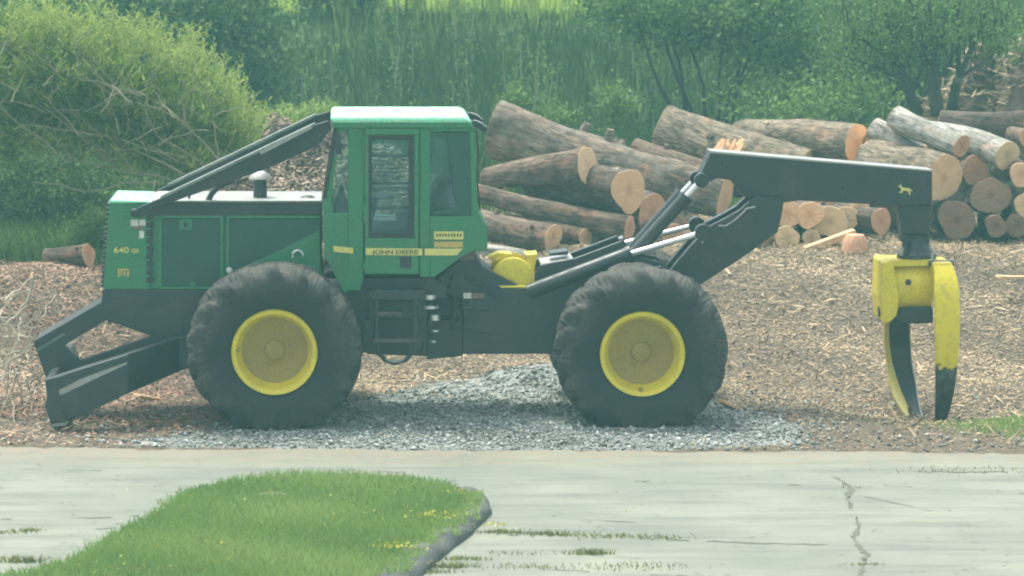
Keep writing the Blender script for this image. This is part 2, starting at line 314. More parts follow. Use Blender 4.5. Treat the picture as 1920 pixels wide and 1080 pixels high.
# cracks in the road: thin dark strips with broken edges
crm = painted('crack_dirt', (.11, .118, .085), (.17, .175, .13), .6, .95)
def crack_pts(pix, wpx, jit):
    out = []
    for k in range(len(pix)-1):
        a = atz(*pix[k], .008); c_ = atz(*pix[k+1], .008); m = max(2, int((c_-a).length/.05))
        for q in range(m+(k == len(pix)-2)): p = a.lerp(c_, q/m); out.append((p.x+random.gauss(0, jit*.3), p.y+random.gauss(0, jit)))
    return out
def crack_mesh():
    vs, fs = [], []
    def strip(pix, w, jit=.012, gap=.0, horiz=True):
        pts = crack_pts(pix, w, jit); ph = random.random()*9
        for k in range(len(pts)-1):
            (x0, y0), (x1, y1) = pts[k], pts[k+1]
            w0 = w*.6*(.25+abs(mnoise.noise((x0*3, y0*3, ph)))*2.2); w1 = w*.6*(.25+abs(mnoise.noise((x1*3, y1*3, ph)))*2.2)
            if mnoise.noise((x0*1.6, y0*2, ph+5))+.5*mnoise.noise((x0*7, y0*2, ph)) < gap-.28: continue
            n0 = len(vs)
            if horiz: vs.extend([(x0, y0-w0, .008), (x1, y1-w1, .008), (x1, y1+w1, .008), (x0, y0+w0, .008)])
            else: vs.extend([(x0-w0, y0, .008), (x0+w0, y0, .008), (x1+w1, y1, .008), (x1-w1, y1, .008)])
            fs.append((n0, n0+1, n0+2, n0+3))
    strip([(0, 973), (110, 972), (200, 970), (262, 966)], .03, gap=.2)
    strip([(0, 993), (60, 992)], .025, gap=.3); strip([(180, 991), (225, 990)], .02)
    strip([(950, 1003), (1090, 1008), (1230, 1011), (1420, 1018), (1700, 1024), (1960, 1030)], .028, gap=.32)
    strip([(850, 1060), (1000, 1066), (1150, 1074), (1290, 1080)], .035, gap=.3)
    strip([(960, 1037), (1090, 1040), (1200, 1046)], .02, gap=.35)
    strip([(1400, 906), (1520, 910), (1600, 926), (1750, 958)], .018, gap=.25)
    strip([(1140, 900), (1250, 903)], .015, gap=.2); strip([(1680, 883), (1790, 885), (1930, 884)], .03, gap=.1)
    strip([(1660, 910), (1800, 918), (1930, 926)], .03, gap=.32); strip([(1700, 978), (1800, 985)], .018, gap=.2); strip([(1820, 1016), (1910, 1020)], .02, gap=.1)
    strip([(1090, 974), (1190, 979)], .02, gap=.2); strip([(620, 880), (760, 886)], .02, gap=.15); strip([(40, 880), (190, 882)], .015, gap=.3)
    strip([(280, 915), (345, 916)], .02); strip([(70, 925), (190, 926)], .012, gap=.3)
    strip([(1570, 895), (1596, 915), (1590, 935), (1600, 960), (1612, 985), (1600, 1010), (1625, 1040), (1612, 1085)], .045, .035, gap=-.4, horiz=False)
    for _ in range(700):
        x = random.uniform(-6, 7); y = random.uniform(-8, -1.7); s = random.uniform(.004, .014); n0 = len(vs)
        vs.extend([(x-s*2, y, .008), (x, y-s, .008), (x+s*2, y+.2*s, .008), (x, y+s, .008)]); fs.append((n0, n0+1, n0+2, n0+3))
    return np_mesh('road_cracks', vs, fs, crm)
put(crack_mesh(), kind='structure')

# ------------------------------------------------------------------ scattered small stuff
def quat_rand_dirs(n, up=.0):
    d = rng.standard_normal((n, 3)); d[:, 2] = d[:, 2]*(1-up) + up*2; return d/np.linalg.norm(d, axis=1, keepdims=True)
def leaf_quads(C, L, W, d, roll=None):
    "diamond-like leaf quads at C pointing along d"
    n = len(C); r = rng.standard_normal((n, 3)); s = np.cross(d, r); s /= np.linalg.norm(s, axis=1, keepdims=True)+1e-9
    L = np.broadcast_to(L, n)[:, None]; W = np.broadcast_to(W, n)[:, None]
    v = np.stack([C, C+d*L*.45+s*W*.5, C+d*L, C+d*L*.45-s*W*.5], 1).reshape(-1, 3)
    f = np.arange(n*4).reshape(n, 4); return v, f
def chips(name, X, Y, mat, label, Lr=(.018, .072), Wr=(.008, .024), lift=.02, Zf=gz, tone=None):
    n = len(X); Z = Zf(X, Y)+rng.random(n)*lift+.004
    th = rng.random(n)*math.pi*2; el = rng.normal(0, .28, n); L = rng.uniform(*Lr, n)*(.6+.8*rng.random(n)**2); W = rng.uniform(*Wr, n); T = W*.4
    d = np.stack([np.cos(th)*np.cos(el), np.sin(th)*np.cos(el), np.sin(el)], -1); s = np.stack([-np.sin(th), np.cos(th), rng.normal(0, .3, n)], -1)
    u = np.cross(d, s); u /= np.linalg.norm(u, axis=1, keepdims=True); C = np.stack([X, Y, Z+np.abs(np.sin(el))*L*.4], -1)
    L = L[:, None]/2; W = W[:, None]/2; T = T[:, None]
    v = np.stack([C-d*L-s*W, C+d*L-s*W*.5, C+d*L*.9+s*W*.6, C-d*L*.95+s*W, C-d*L*.2+u*T], 1)   # low wedge: 4 base + ridge
    f = np.array([[0, 1, 4], [1, 2, 4], [2, 3, 4], [3, 0, 4]])[None]+np.arange(n)[:, None, None]*5
    t = rng.random(n)*.85 if tone is None else tone; t = np.clip(t+.05+.2*np.sin(X*1.3+Y)*np.sin(Y*.8+X*.3)+.1*np.sin(X*3.7-Y*1.2)*np.sin(Y*2.9+X), 0, 1)
    o = np_mesh(name, v.reshape(-1, 3), f.reshape(-1, 3), mat, np.repeat(t, 4)); return put(o, label, 'wood chips' if 'chip' in name else 'debris', kind='stuff')
def vis_x(Y): return 960*(Y+35)/math.cos(PITCH)/FPX+.5
N = 135000
Y = rng.random(N)**.85*16-1.45; X = (rng.random(N)*2-1)*vis_x(Y)
k = (Y > road_edge(X)+.08) & ~(poly_mask(X, Y, GP) & (rng.random(N) < .94)) & ~((Y > 9) & (X < -1.0) & (rng.random(N) < .5)) & ~((Y < .35+.3*np.sin(X*2)) & (rng.random(N) < .72))
red = (X < -1.8) & (rng.random(N) < .95*np.clip((-X-1.2)/1.6, 0, 1))
X1, Y1 = X[k & ~red], Y[k & ~red]
chips('wood_chips', X1, Y1, CHIPM, 'tan wood chips and splinters covering the yard around the log piles', lift=.03)
X1, Y1 = X[k & red], Y[k & red]
chips('bark_chips', X1, Y1, REDCHIP, 'reddish brown bark chips heaped at the left behind the blade', (.02, .09), (.012, .03), lift=.04)
N = 1500; Y = rng.random(N)*13-1; X = (rng.random(N)*2-1)*vis_x(Y); k = (Y > road_edge(X)+.1) & ~poly_mask(X, Y, GP) & ((Y > 3) | (np.abs(X) > 4))
chips('long_splinter_debris', X[k], Y[k], CHIPM, 'long pale splinters and sticks scattered on the wood chips', (.10, .34), (.012, .03), .03, tone=rng.uniform(.35, 1, k.sum()))
# gravel
ICO = np.array([(0, 0, 1), (.9, 0, .2), (.28, .85, .25), (-.72, .53, .2), (-.72, -.53, .3), (.28, -.85, .15), (0, 0, -.6)]); ICF = np.array([(0, 1, 2), (0, 2, 3), (0, 3, 4), (0, 4, 5), (0, 5, 1), (6, 2, 1), (6, 3, 2), (6, 4, 3), (6, 5, 4), (6, 1, 5)])
def stones(name, X, Y, s, mat, label, cat='gravel', tone=None):
    n = len(X); sc_ = s[:, None]*rng.uniform(.6, 1.3, (n, 3)); sc_[:, 2] *= .7; th = rng.random(n)*6.28; c_, s_ = np.cos(th), np.sin(th)
    V = ICO[None]*sc_[:, None]*(1+.25*rng.standard_normal((n, 7, 1))*.6); x = V[..., 0]*c_[:, None]-V[..., 1]*s_[:, None]; y = V[..., 0]*s_[:, None]+V[..., 1]*c_[:, None]
    tilt = rng.normal(0, .35, (n, 1)); z = V[..., 2]+x*tilt
    v = np.stack([x+X[:, None], y+Y[:, None], z+(gz(X, Y)+s*.25)[:, None]], -1).reshape(-1, 3); f = ICF[None]+np.arange(n)[:, None, None]*7
    t = np.clip(rng.beta(1.5, 1.7, n)+.12*np.sin(X*2.1+Y*3), 0, 1) if tone is None else tone
    return put(np_mesh(name, v, f.reshape(-1, 3), mat, np.repeat(t, 10)), label, cat, kind='stuff')
N = 52000; X = rng.uniform(-4.6, 3.6, N); Y = rng.uniform(-1.4, 4.9, N)
jx = X+(.3+.25*(X > 1.5))*rng.standard_normal(N); jy = Y+.22*rng.standard_normal(N); k = poly_mask(jx, jy, GP) & (Y > road_edge(X)+.03)
stones('gravel', X[k], Y[k], rng.uniform(.008, .019, k.sum())*(1+1.2*(rng.random(k.sum()) < .1)), STONEM, 'blue grey crushed stone spread under the machine')
N = 1500; X = rng.uniform(-6, 7, N); Y = rng.uniform(-1.4, 3, N); k = Y > road_edge(X)+.02
stones('scattered_pebbles', X[k], Y[k], rng.uniform(.012, .04, k.sum()), STONEM, 'loose pebbles strewn along the road edge', 'pebbles')

# ------------------------------------------------------------------ grass island with kerb
isl = [atz(px, py, .13) for px, py in [(20, 1110), (90, 1065), (170, 1030), (230, 990), (300, 955), (350, 918), (430, 900), (520, 893), (640, 892), (760, 897), (835, 908), (872, 928), (874, 940), (838, 975), (782, 1016), (716, 1070), (660, 1120)]]
ip = [(p.x, p.y) for p in isl]
ip = ip[1:-1]; ip = ip + [(ip[-1][0]-.4, ip[-1][1]-1.6), (ip[0][0]-1.8, ip[0][1]-1.6)]
bm = bmesh.new(); top = [bm.verts.new((x, y, .12)) for x, y in ip]; bot = [bm.verts.new((x, y, -.05)) for x, y in ip]
bm.faces.new(top)
for q in range(len(ip)): bm.faces.new((top[q], bot[q], bot[(q+1) % len(ip)], top[(q+1) % len(ip)]))
bmesh.ops.recalc_face_normals(bm, faces=bm.faces[:]); me = bpy.data.meshes.new('traffic_island'); bm.to_mesh(me); bm.free()
me.materials.append(painted('island_soil', (.09, .12, .03), (.13, .09, .05), .8, .95)); put(bpy.data.objects.new('traffic_island', me), kind='structure')
def blades(name, X, Y, Z, H, W, mat, label, lean=.35, cat='grass', tone=None):
    n = len(X); th = rng.random(n)*6.28; ln = rng.normal(0, lean, (n, 2)); C = np.stack([X, Y, Z], -1)
    s = np.stack([np.cos(th), np.sin(th)*.6, np.zeros(n)], -1)*W[:, None]/2; b_ = np.stack([ln[:, 0], ln[:, 1], np.ones(n)], -1)*H[:, None]
    m = C+b_*.55*np.array([.6, .6, 1]); t = C+b_
    v = np.stack([C-s, C+s, m+s*.8, t, m-s*.8], 1).reshape(-1, 3); f = np.arange(n*5).reshape(n, 5)
    tt = np.clip(rng.beta(2, 2.2, n) if tone is None else tone, 0, 1)
    return put(np_mesh(name, v, f, mat, tt), label, cat, kind='stuff')
N = 120000; xs_, ys_ = [p[0] for p in ip], [p[1] for p in ip]
X = rng.uniform(min(xs_), max(xs_), N); Y = rng.uniform(-9.2, max(ys_), N); k = poly_mask(X+.04*rng.standard_normal(N), Y+.04*rng.standard_normal(N), ip)
def pat(X, Y, f=1.0): return .5+.25*np.sin(X*2.3*f+1.3*np.sin(Y*1.7*f))+.25*np.sin(Y*3.1*f+1.9*np.sin(X*1.1*f+2))
X, Y = X[k], Y[k]; bare = ((X-atz(510, 928, .12).x)**2/.05+(Y-atz(510, 928, .12).y)**2/.05)*(.5+rng.random(len(X))) < .55; X, Y = X[~bare], Y[~bare]
p_ = pat(X, Y); blades('lawn_grass', X, Y, np.full(len(X), .11), rng.uniform(.035, .095, len(X))*(.7+.7*p_), rng.uniform(.005, .011, len(X)), GRASS, 'bright green unmown grass on the kerbed road island', tone=.42*rng.beta(2, 2, len(X))+.5*p_*rng.uniform(.5, 1, len(X)))
sx_, sy_ = [], []
for q in range(260):
    t = random.random(); px, py = [(905, 930), (890, 962), (838, 1003), (782, 1045), (716, 1095)][min(3, int(t*4))], None
    a_, c_ = [((868, 926), (880, 942)), ((880, 942), (842, 978)), ((842, 978), (786, 1020)), ((786, 1020), (722, 1074))][min(3, int(t*4))]; f_ = (t*4) % 1
    p = atz(a_[0]+(c_[0]-a_[0])*f_+random.expovariate(1/9), a_[1]+(c_[1]-a_[1])*f_, .12)
    for _ in range(16): sx_.append(p.x+random.gauss(0, .025)); sy_.append(p.y+random.gauss(0, .03))
X = np.array(sx_); Y = np.array(sy_); blades('kerb_grass', X, Y, np.full(len(X), .10), rng.uniform(.03, .08, len(X)), rng.uniform(.005, .010, len(X)), GRASS, 'grass spilling over the top of the kerb', .6)
fl = []
for (px, py, r, cnt) in [(818, 970, .12, 80), (748, 1028, .12, 85), (860, 928, .06, 16), (380, 1025, .25, 22), (600, 960, .9, 40), (250, 1060, .5, 20)]:
    c0 = atz(px, py, .15); fl.append(np.stack([c0.x+r*rng.standard_normal(cnt), c0.y+.5*r*rng.standard_normal(cnt), np.full(cnt, .15)+.05*rng.random(cnt)], -1))
for (px, py, r, cnt) in [(935, 990, .10, 40), (840, 1060, .1, 16)]:
    c0 = atz(px, py, .03); fl.append(np.stack([c0.x+r*rng.standard_normal(cnt), c0.y+.5*r*rng.standard_normal(cnt), .03+.05*rng.random(cnt)], -1))
C = np.concatenate(fl); v, f = leaf_quads(C, .022, .022, quat_rand_dirs(len(C), .2))
put(np_mesh('yellow_flowers', v, f, FLOWER, rng.random(len(C))), 'tiny yellow flowers in patches beside the kerb', 'flowers', kind='stuff')
# weeds along the joints and at the verge
wx, wy, wh = [], [], []
def tuft(px, py, r, cnt, h):
    cnt = int(cnt*.55); h *= .75
    c0 = atz(px, py, 0); wx.append(c0.x+r*rng.standard_normal(cnt)); wy.append(c0.y+.25*r*rng.standard_normal(cnt)); wh.append(rng.uniform(.3, 1, cnt)*h)
for a in [(1010, 1003, .15, 260, .06), (1050, 1005, .12, 200, .07), (1160, 1008, .22, 260, .07), (1240, 1011, .15, 120, .04), (1110, 1040, .10, 300, .09), (980, 1040, .2, 120, .04), (1180, 1065, .3, 260, .05), (1010, 1065, .2, 200, .05),
          (940, 1000, .12, 300, .06), (830, 1065, .16, 400, .08), (870, 1050, .12, 250, .06), (800, 1075, .12, 250, .06), (40, 1055, .12, 350, .1), (10, 1000, .15, 180, .05), (60, 997, .08, 120, .06), (100, 1066, .06, 120, .1), (1840, 884, .5, 260, .04), (1600, 915, .12, 60, .03), (1625, 1060, .1, 70, .04)]: tuft(*a)
X = np.concatenate(wx); Y = np.concatenate(wy); blades('joint_weeds', X, Y, np.full(len(X), .005), np.concatenate(wh), rng.uniform(.006, .014, len(X)), WEED, 'small weeds growing in the road joints and by the kerb', .6, 'weeds')
N = 4200; c0 = atz(1935, 795, 0); X = c0.x+.42*rng.standard_normal(N); Y = c0.y+.42*rng.standard_normal(N); k = Y > road_edge(X)+.05; X, Y = X[k], Y[k]
blades('verge_grass', X, Y, gz(X, Y), rng.uniform(.02, .09, len(X)), rng.uniform(.006, .014, len(X)), GRASS, 'clump of green grass at the right verge of the chips')
N = 9000; X = rng.uniform(-8, -4.3, N); Y = rng.uniform(8, 12, N); X += .2*rng.standard_normal(N)
blades('grass_patch', X, Y, gz(X, Y), rng.uniform(.08, .3, N), rng.uniform(.01, .025, N), MIDLEAF, 'bright green low growth behind the bark chips at the left')
# kerb
kp = [atz(px, py, .0) for px, py in [(905, 934), (917, 945), (922, 964), (884, 1004), (832, 1045), (780, 1092), (700, 1160)]]
kr = empty('kerb', (kp[2].x, kp[2].y, 0), 'weathered dark grey kerb of rounded stones edging the grass island', 'kerb')
KM = painted('kerb_stone', (.08, .088, .083), (.16, .16, .125), .6, .9)
for q in range(len(kp)-1):
    segs = 1
    for s_ in range(segs):
        a = kp[q].lerp(kp[q+1], s_/segs+.003); c_ = kp[q].lerp(kp[q+1], (s_+1)/segs-.003)
        d = (c_-a).normalized(); nrm = Vector((d.y, -d.x, 0))
        if nrm.x > 0: nrm = -nrm
        off = Vector((kp[2].x, kp[2].y, 0)); bb = B()
        prof = [(0, -.04), (.0, .03), (.03, .08), (.08, .11), (.15, .125), (.21, .125), (.25, .12), (.25, -.04)]
        rings = [[bb.bm.verts.new(p+nrm*t+Vector((0, 0, z+.05*mnoise.noise(p*2.3+Vector((t, z, 0))*4)*(z > 0)+.02*mnoise.noise(p*9+Vector((t*9, z, 3)))*(z > 0)))-off) for t, z in prof] for p in [a.lerp(c_, u/6) for u in range(7)]]
        for u in range(6):
            for w in range(len(prof)-1): bb.bm.faces.new((rings[u][w], rings[u+1][w], rings[u+1][w+1], rings[u][w+1]))
        bb.bm.faces.new(rings[0]); bb.bm.faces.new(rings[-1]); bmesh.ops.recalc_face_normals(bb.bm, faces=bb.bm.faces[:])
        bb.build('kerb_stone', KM, kr, smooth=True)

# ------------------------------------------------------------------ the skidder
sk = bpy.data.objects.new('log_skidder', None); sk.rotation_euler = (0, 0, YAW); sk.empty_display_size = .5
put(sk, 'green and black grapple log skidder with yellow wheels, parked side on at the road edge', 'log skidder')
def part(name, parent=None, loc=(0, 0, 0)):
    o = bpy.data.objects.new(name, None); o.empty_display_size = .1; o.location = loc; return put(o, parent=parent or sk)
# --- wheels
TW = .76; TR = .905; NL = 19
def tyre_mesh(seed):
    prof = [(.455, .10), (.50, .045), (.60, .012), (.70, .0), (.77, .012), (.815, .04), (.845, .085), (.862, .15), (.87, .24), (.872, .34)]
    prof = prof+[(r, TW-y) for r, y in reversed(prof)]; n = 460; V = []; cx = TW/2
    for j, (r, y) in enumerate(prof):
        for k in range(n):
            th = 2*math.pi*k/n; side = -1 if y < cx else 1; u = abs(y-cx)/cx
            ph = (th*NL/(2*math.pi)+(0 if side < 0 else .5)+u*.95*(1)) % 1.0
            lug = max(0, min(1, (.26-abs(ph-.5))/.035)); zone = max(0, min(1, (r-.735)/.06)); rr = r; yy = y
            a = lug*zone*(.75+.5*mnoise.noise((math.cos(th)*2.2+seed*3, math.sin(th)*2.2, side))); nn = mnoise.noise((math.cos(th)*3+seed, math.sin(th)*3, y*4))*.008
            rr = r+a*.078*(1 if r > .83 else .7)+nn; yy = y+side*a*.018*(1 if r < .86 else 0)+side*nn
            ln = max(0, min(1, (.455-r)/-.1))
            if math.sin(th) < -.8: rr = min(rr, .872/max(.8, -math.sin(th))*1.0) if rr*-math.sin(th) > .868 else rr   # the flattened foot
            V.append((rr*math.cos(th), yy, rr*math.sin(th)))
    ix = np.arange(len(prof)*n).reshape(len(prof), n); nxt = np.roll(ix, -1, 1)
    f = np.stack([ix[:-1], nxt[:-1], nxt[1:], ix[1:]], -1).reshape(-1, 4)
    return V, f
def wheel(cx, cz, y0, flip, seed, valve):
    w = part('wheel', loc=(cx, y0+TW/2, cz)); w.rotation_euler = (0, 0, math.pi if flip else 0); V, f = tyre_mesh(seed)
    V = np.array(V); V[:, 1] -= TW/2; t = np_mesh('tyre', V, f, TYRE, smooth=True); put(t, parent=w)
    h = -TW/2
    B().lathe([(.400, h+.10), (.452, h+.055), (.458, h+.068), (.458, h+.12), (.43, h+.2), (.40, h+.36), (.40, h+.6), (.37, h+.6), (.345, h+.30), (.352, h+.24), (.395, h+.14), (.41, h+.075), (.445, h+.06)], (0, 0, 0), 72, 'y', False).build('rim', YELLOW, w, smooth=True)
    b_ = B().lathe([(0, h+.225), (.09, h+.225), (.105, h+.235), (.115, h+.262), (.27, h+.268), (.30, h+.25), (.352, h+.24), (.352, h+.29), (0, h+.29)], (0, 0, 0), 64)
    for q in range(10): a = 2*math.pi*(q+.5)/10; b_.lathe([(0, h+.245), (.013, h+.246), (.015, h+.27)], (.165*math.cos(a), 0, .165*math.sin(a)), 6)
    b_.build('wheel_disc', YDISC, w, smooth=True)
    a = valve; B().lathe([(0, h+.06), (.016, h+.062), (.024, h+.1), (.024, h+.15)], (.385*math.cos(a), 0, .385*math.sin(a)), 10).build('valve', YDISC, w)
fx, fz = S(514.5, 661, .06); rx_, rz_ = S(1205, 664.5, .06)
wheel(fx, fz, 0, False, 1, math.radians(176)); wheel(rx_, rz_, 0, False, 4, math.radians(-92))
wheel(fx, fz, 2.1, True, 8, 1); wheel(rx_, rz_, 2.1, True, 12, 2)
for x, z in ((fx, fz), (rx_, rz_)):
    ax = B(); ax.tube([(x, .35, z), (x, 2.5, z)], .13, 14).box((x, 1.42, z), (.5, .6, .5)).build('axle', BLACK, sk, .02)
# --- chassis
YF, YB = 1.0, 1.95
def A(px, py, y): x, z = S(px, py, y); return (x, y, z)
B().P([(192, 543), (640, 543), (640, 640), (300, 640), (285, 630), (202, 602), (190, 568)], .96, 2.0).P([(330, 640), (660, 640), (660, 665), (330, 665)], 1.1, 1.9).build('front_frame', BLACK, sk, .012)
B().P([(640, 520), (815, 520), (838, 540), (838, 560), (800, 560), (800, 668), (690, 664), (640, 640)], .92, 1.95).build('centre_frame', BLACK, sk, .012)
B().P([(868, 548), (985, 540), (1075, 520), (1240, 500), (1310, 560), (1310, 640), (1040, 664), (868, 664)], 1.0, 1.9).P([(865, 575), (920, 577), (920, 583), (865, 581)], .97, 1.0).P([(865, 618), (930, 620), (930, 625), (865, 623)], .97, 1.0).build('rear_frame', BLACK, sk, .012)
B().P([(812, 528), (846, 497), (872, 478), (893, 478), (905, 500), (990, 545), (1010, 560), (830, 560)], 1.02, 1.85).build('pivot_housing', BLACK, sk, .02)
B().P([(845, 566), (868, 566), (868, 652), (845, 652)], 1.2, 1.75).P([(800, 600), (868, 600), (868, 668), (800, 674)], 1.05, 1.8).build('articulation_hinge', BLACK, sk, .01)
B().P([(866, 490), (858, 478), (882, 466), (893, 470), (888, 488)], 1.0, 1.35).build('winch_bracket', RUSTY, sk, .02)
for (px, py, hgt, r) in ((804, 556, .05, .085), (806, 575, .03, .10), (815, 595, .06, .06), (816, 620, .02, .045), (812, 640, .02, .035)):
    x, z = S(px, py, .95); B().lathe([(0, -hgt/2), (r, -hgt/2), (r, hgt/2), (0, hgt/2)], (x, .95, z), 20, 'z').build('hinge_pin', CHROME, sk, smooth=True)
for pl in ([(815, 552), (835, 545), (850, 556), (853, 580), (846, 620)], [(848, 515), (842, 540), (858, 575), (862, 600)], [(795, 540), (785, 570), (800, 620), (790, 660)], [(870, 520), (900, 535), (930, 560)], [(825, 545), (850, 570), (880, 566)]):
    B().tube([A(px, py, .98-.02*k) for k, (px, py) in enumerate(pl)], .018, 7).build('hydraulic_hose', HOSE, sk, smooth=True)
B().P([(869, 549), (884, 549), (884, 560), (869, 560)], .99, 1.0).build('warning_sticker', PALE, sk)
B().P([(886, 550), (908, 550), (908, 559), (886, 559)], .992, 1.0).build('label_plate', RUSTY, sk)
# steps under the cab
B().P([(784, 535), (872, 535), (872, 664), (784, 664)], 1.25, 1.75).build('hinge_core', BLACK, sk, .01)
st_ = B(); 
for x0 in (702, 776): st_.P([(x0, 560), (x0+8, 560), (x0+8, 655), (x0, 655)], .60, .64)
st_.P([(690, 545), (798, 545), (798, 563), (690, 563)], .66, .98).build('step_box', BLACK, sk, .01)
for y_, x0, x1 in ((586, 707, 754), (636, 700, 785)):
    B().P([(x0, y_), (x1, y_), (x1, y_+7), (x0, y_+7)], .58, .80).build('step', STEPM, sk, .006)
B().tube([A(px, py, .62) for px, py in [(705, 640), (708, 660), (722, 675), (740, 681), (760, 675), (775, 660), (778, 640)]], .022, 8).build('step_loop', BLACK, sk, smooth=True)
B().P([(722, 674), (760, 674), (752, 680), (730, 680)], .60, .605).build('step_edge', STEEL, sk)
B().P([(690, 563), (790, 563), (790, 600), (690, 600)], .8, .95).P([(680, 600), (700, 600), (700, 650), (680, 650)], .8, .95).build('battery_box', BLACK, sk, .012)
# --- hood
HF, HB = .97, 2.08
B().P([(205, 380), (282, 380), (282, 543), (194, 543)], HF, HB).build('grille_housing', GREEN, sk, .012)
x0, z0 = S(204, 381, HF); x1, z1 = S(192, 543, HF); gb = B()
for q in range(18): t = (q+.5)/18; gb.box((x0+(x1-x0)*t-.012, (HF+HB)/2, z0+(z1-z0)*t), (.03, HB-HF-.16, .028))
gb.build('front_grille', BLACK, sk)
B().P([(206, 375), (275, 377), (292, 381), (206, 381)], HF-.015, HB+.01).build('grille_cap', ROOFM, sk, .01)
B().P([(282, 403), (603, 403), (603, 543), (282, 543)], HF+.03, HB-.02).build('engine_bay', GREEN, sk, .01)
B().P([(282, 379), (603, 379), (603, 403), (282, 405)], HF-.005, HB-.01).build('hood_side_rail', BLACK, sk, .008)
B().P([(284, 376), (603, 376), (603, 379), (284, 379)], HF-.01, HB+.0).build('hood_top', HOODTOP, sk, .004)
for nm, pl in (('hood_side_panel', [(303, 410), (413, 410), (413, 536), (303, 536)]), ('hood_side_panel', [(430, 410), (602, 410), (602, 432), (500, 482), (430, 512)])):
    B().P(pl, HF, HF+.028).build(nm, GREEN_DK, sk, .006)
fr = B()
for (a0, b0, a1, b1) in ((297, 405, 303, 543), (413, 405, 419, 543), (424, 405, 430, 530), (297, 537, 420, 542), (303, 404, 413, 409), (430, 404, 600, 409)): fr.P([(a0, b0), (a1, b0), (a1, b1), (a0, b1)], HF-.008, HF+.02)
fr.build('panel_frame', GREEN, sk, .003)
vt = B()
for q in range(10): y_ = 388+q*14.6; vt.P([(274, y_), (287, y_), (287, y_+10), (274, y_+10)], HF-.007, HF+.02)
vt.build('side_vent', BLACK, sk, .004)
B().P([(600, 432), (603, 545), (440, 545), (430, 512), (500, 482)], HF-.03, HF+.02).build('reflection_plate', GREEN, sk, .01)  # lighter plate shaped to paint the reflection on the side panel
B().P([(337, 411), (360, 411), (360, 431), (337, 431)], HF-.012, HF-.004).build('panel_latch', GREEN, sk, .003)
B().P([(344, 416), (352, 416), (352, 426), (344, 426)], HF-.02, HF-.012).build('latch_recess', BLACK, sk)
def ring(px, py, r1, r0, y, nm, mat):
    x, z = S(px, py, y); B().lathe([(r1, 0), (r1, .02), (r0, .02), (r0, 0)], (x, y-.02, z), 24).build(nm, mat, sk)
x, z = S(558, 479, HF-.05); B().tube([(x+.055*math.cos(t), HF-.06, z+.055*math.sin(t)) for t in np.linspace(-.3, 3.5, 12)], .014, 6).build('lift_eye', CHROME, sk, smooth=True)
x, z = S(430, 507, HF-.05); B().lathe([(0, -.03), (.03, -.02), (.035, .0), (.03, .03)], (x, HF-.04, z), 14).build('clearance_light', PALE, sk, smooth=True)
x, z = S(362, 533, HF-.02); B().lathe([(0, -.01), (.03, -.01), (.04, .02)], (x, HF-.01, z), 14).build('panel_knob', GREEN, sk)
for (a0, b0, a1, b1) in ((245, 412, 259, 424), (261, 412, 273, 423), (261, 433, 270, 447)): B().P([(a0, b0), (a1, b0), (a1, b1), (a0, b1)], HF-.004, HF).build('safety_sticker', PALE, sk)
B().P([(250, 424), (272, 424), (272, 430), (250, 430)], HF-.004, HF).build('red_sticker_strip', RUSTY, sk)
x, z = S(213, 474, HF); text_mesh('model_number', '640', .088, YSTRIPE, sk, (x, HF-.004, z), sx=1.25)
x, z = S(246, 474, HF); text_mesh('model_suffix', 'GIII', .062, YSTRIPE, sk, (x, HF-.004, z), sx=.9)
em = B()
for (a0, b0, a1, b1) in ((221, 506, 224, 519), (226, 506, 229, 517), (232, 508, 235, 517), (238, 508, 242, 518), (221, 504, 242, 507)): em.P([(a0, b0), (a1, b0), (a1, b1), (a0, b1)], HF-.004, HF)
em.build('small_emblem', ORANGE, sk)
# things on the hood
x, z = S(488, 376, 1.35); B().lathe([(.075, 0), (.075, .22), (.062, .225), (.062, 0)], (x, 1.35, z), 24, 'z').build('exhaust_stack', BLACK, sk, smooth=True)
B().lathe([(0, .335), (.05, .325), (.1, .29), (.125, .245), (.12, .235), (.0, .24)], (x, 1.35, z), 24, 'z').build('rain_cap', STEEL, sk, smooth=True)
x, z = S(577, 376, 1.3); B().lathe([(.09, 0), (.09, .03), (.05, .055), (0, .06)], (x, 1.3, z), 20, 'z').build('filler_cap', BLACK, sk, smooth=True)
x, z = S(530, 376, 1.3); B().lathe([(.02, 0), (.02, .03), (0, .04)], (x, 1.3, z), 12, 'z').build('hood_bolt', STEEL, sk)
B().tube([A(388, 380, 1.05), A(398, 362, 1.0), A(412, 348, .95), A(440, 338, .93)], .032, 10).build('guard_prop', BLACK, sk, smooth=True)
B().tube([A(348, 378, 1.3), A(356, 368, 1.2), A(352, 360, 1.1)], .012, 6).build('cable', HOSE, sk)
# limb guard bars
def guard(y, far=False):
    d = part('limb_guard')
    B().P([(247, 404), (258, 390), (300, 372), (590, 234), (616, 226), (622, 240), (600, 268), (575, 283), (500, 317), (420, 345), (300, 387), (262, 409)] , y, y+.07).build('guard_bar', BLACK, d, .01)
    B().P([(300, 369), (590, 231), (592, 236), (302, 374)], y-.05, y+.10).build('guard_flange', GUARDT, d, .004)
    x, z = S(252, 399, y); B().lathe([(0, -.03), (.035, -.03), (.045, .0), (.045, .1)], (x, y, z), 14).build('pivot_bolt', BLACK, d)
    return d
g1 = guard(.80)
g2 = part('limb_guard', loc=(0, 1.45, 0))
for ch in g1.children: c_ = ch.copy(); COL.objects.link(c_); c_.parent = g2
B().P([(486, 284), (582, 236), (586, 240), (490, 290)], .74, .75).build('bar_highlight', STEEL, g1)  # highlight along the bar, painted as a bright strip
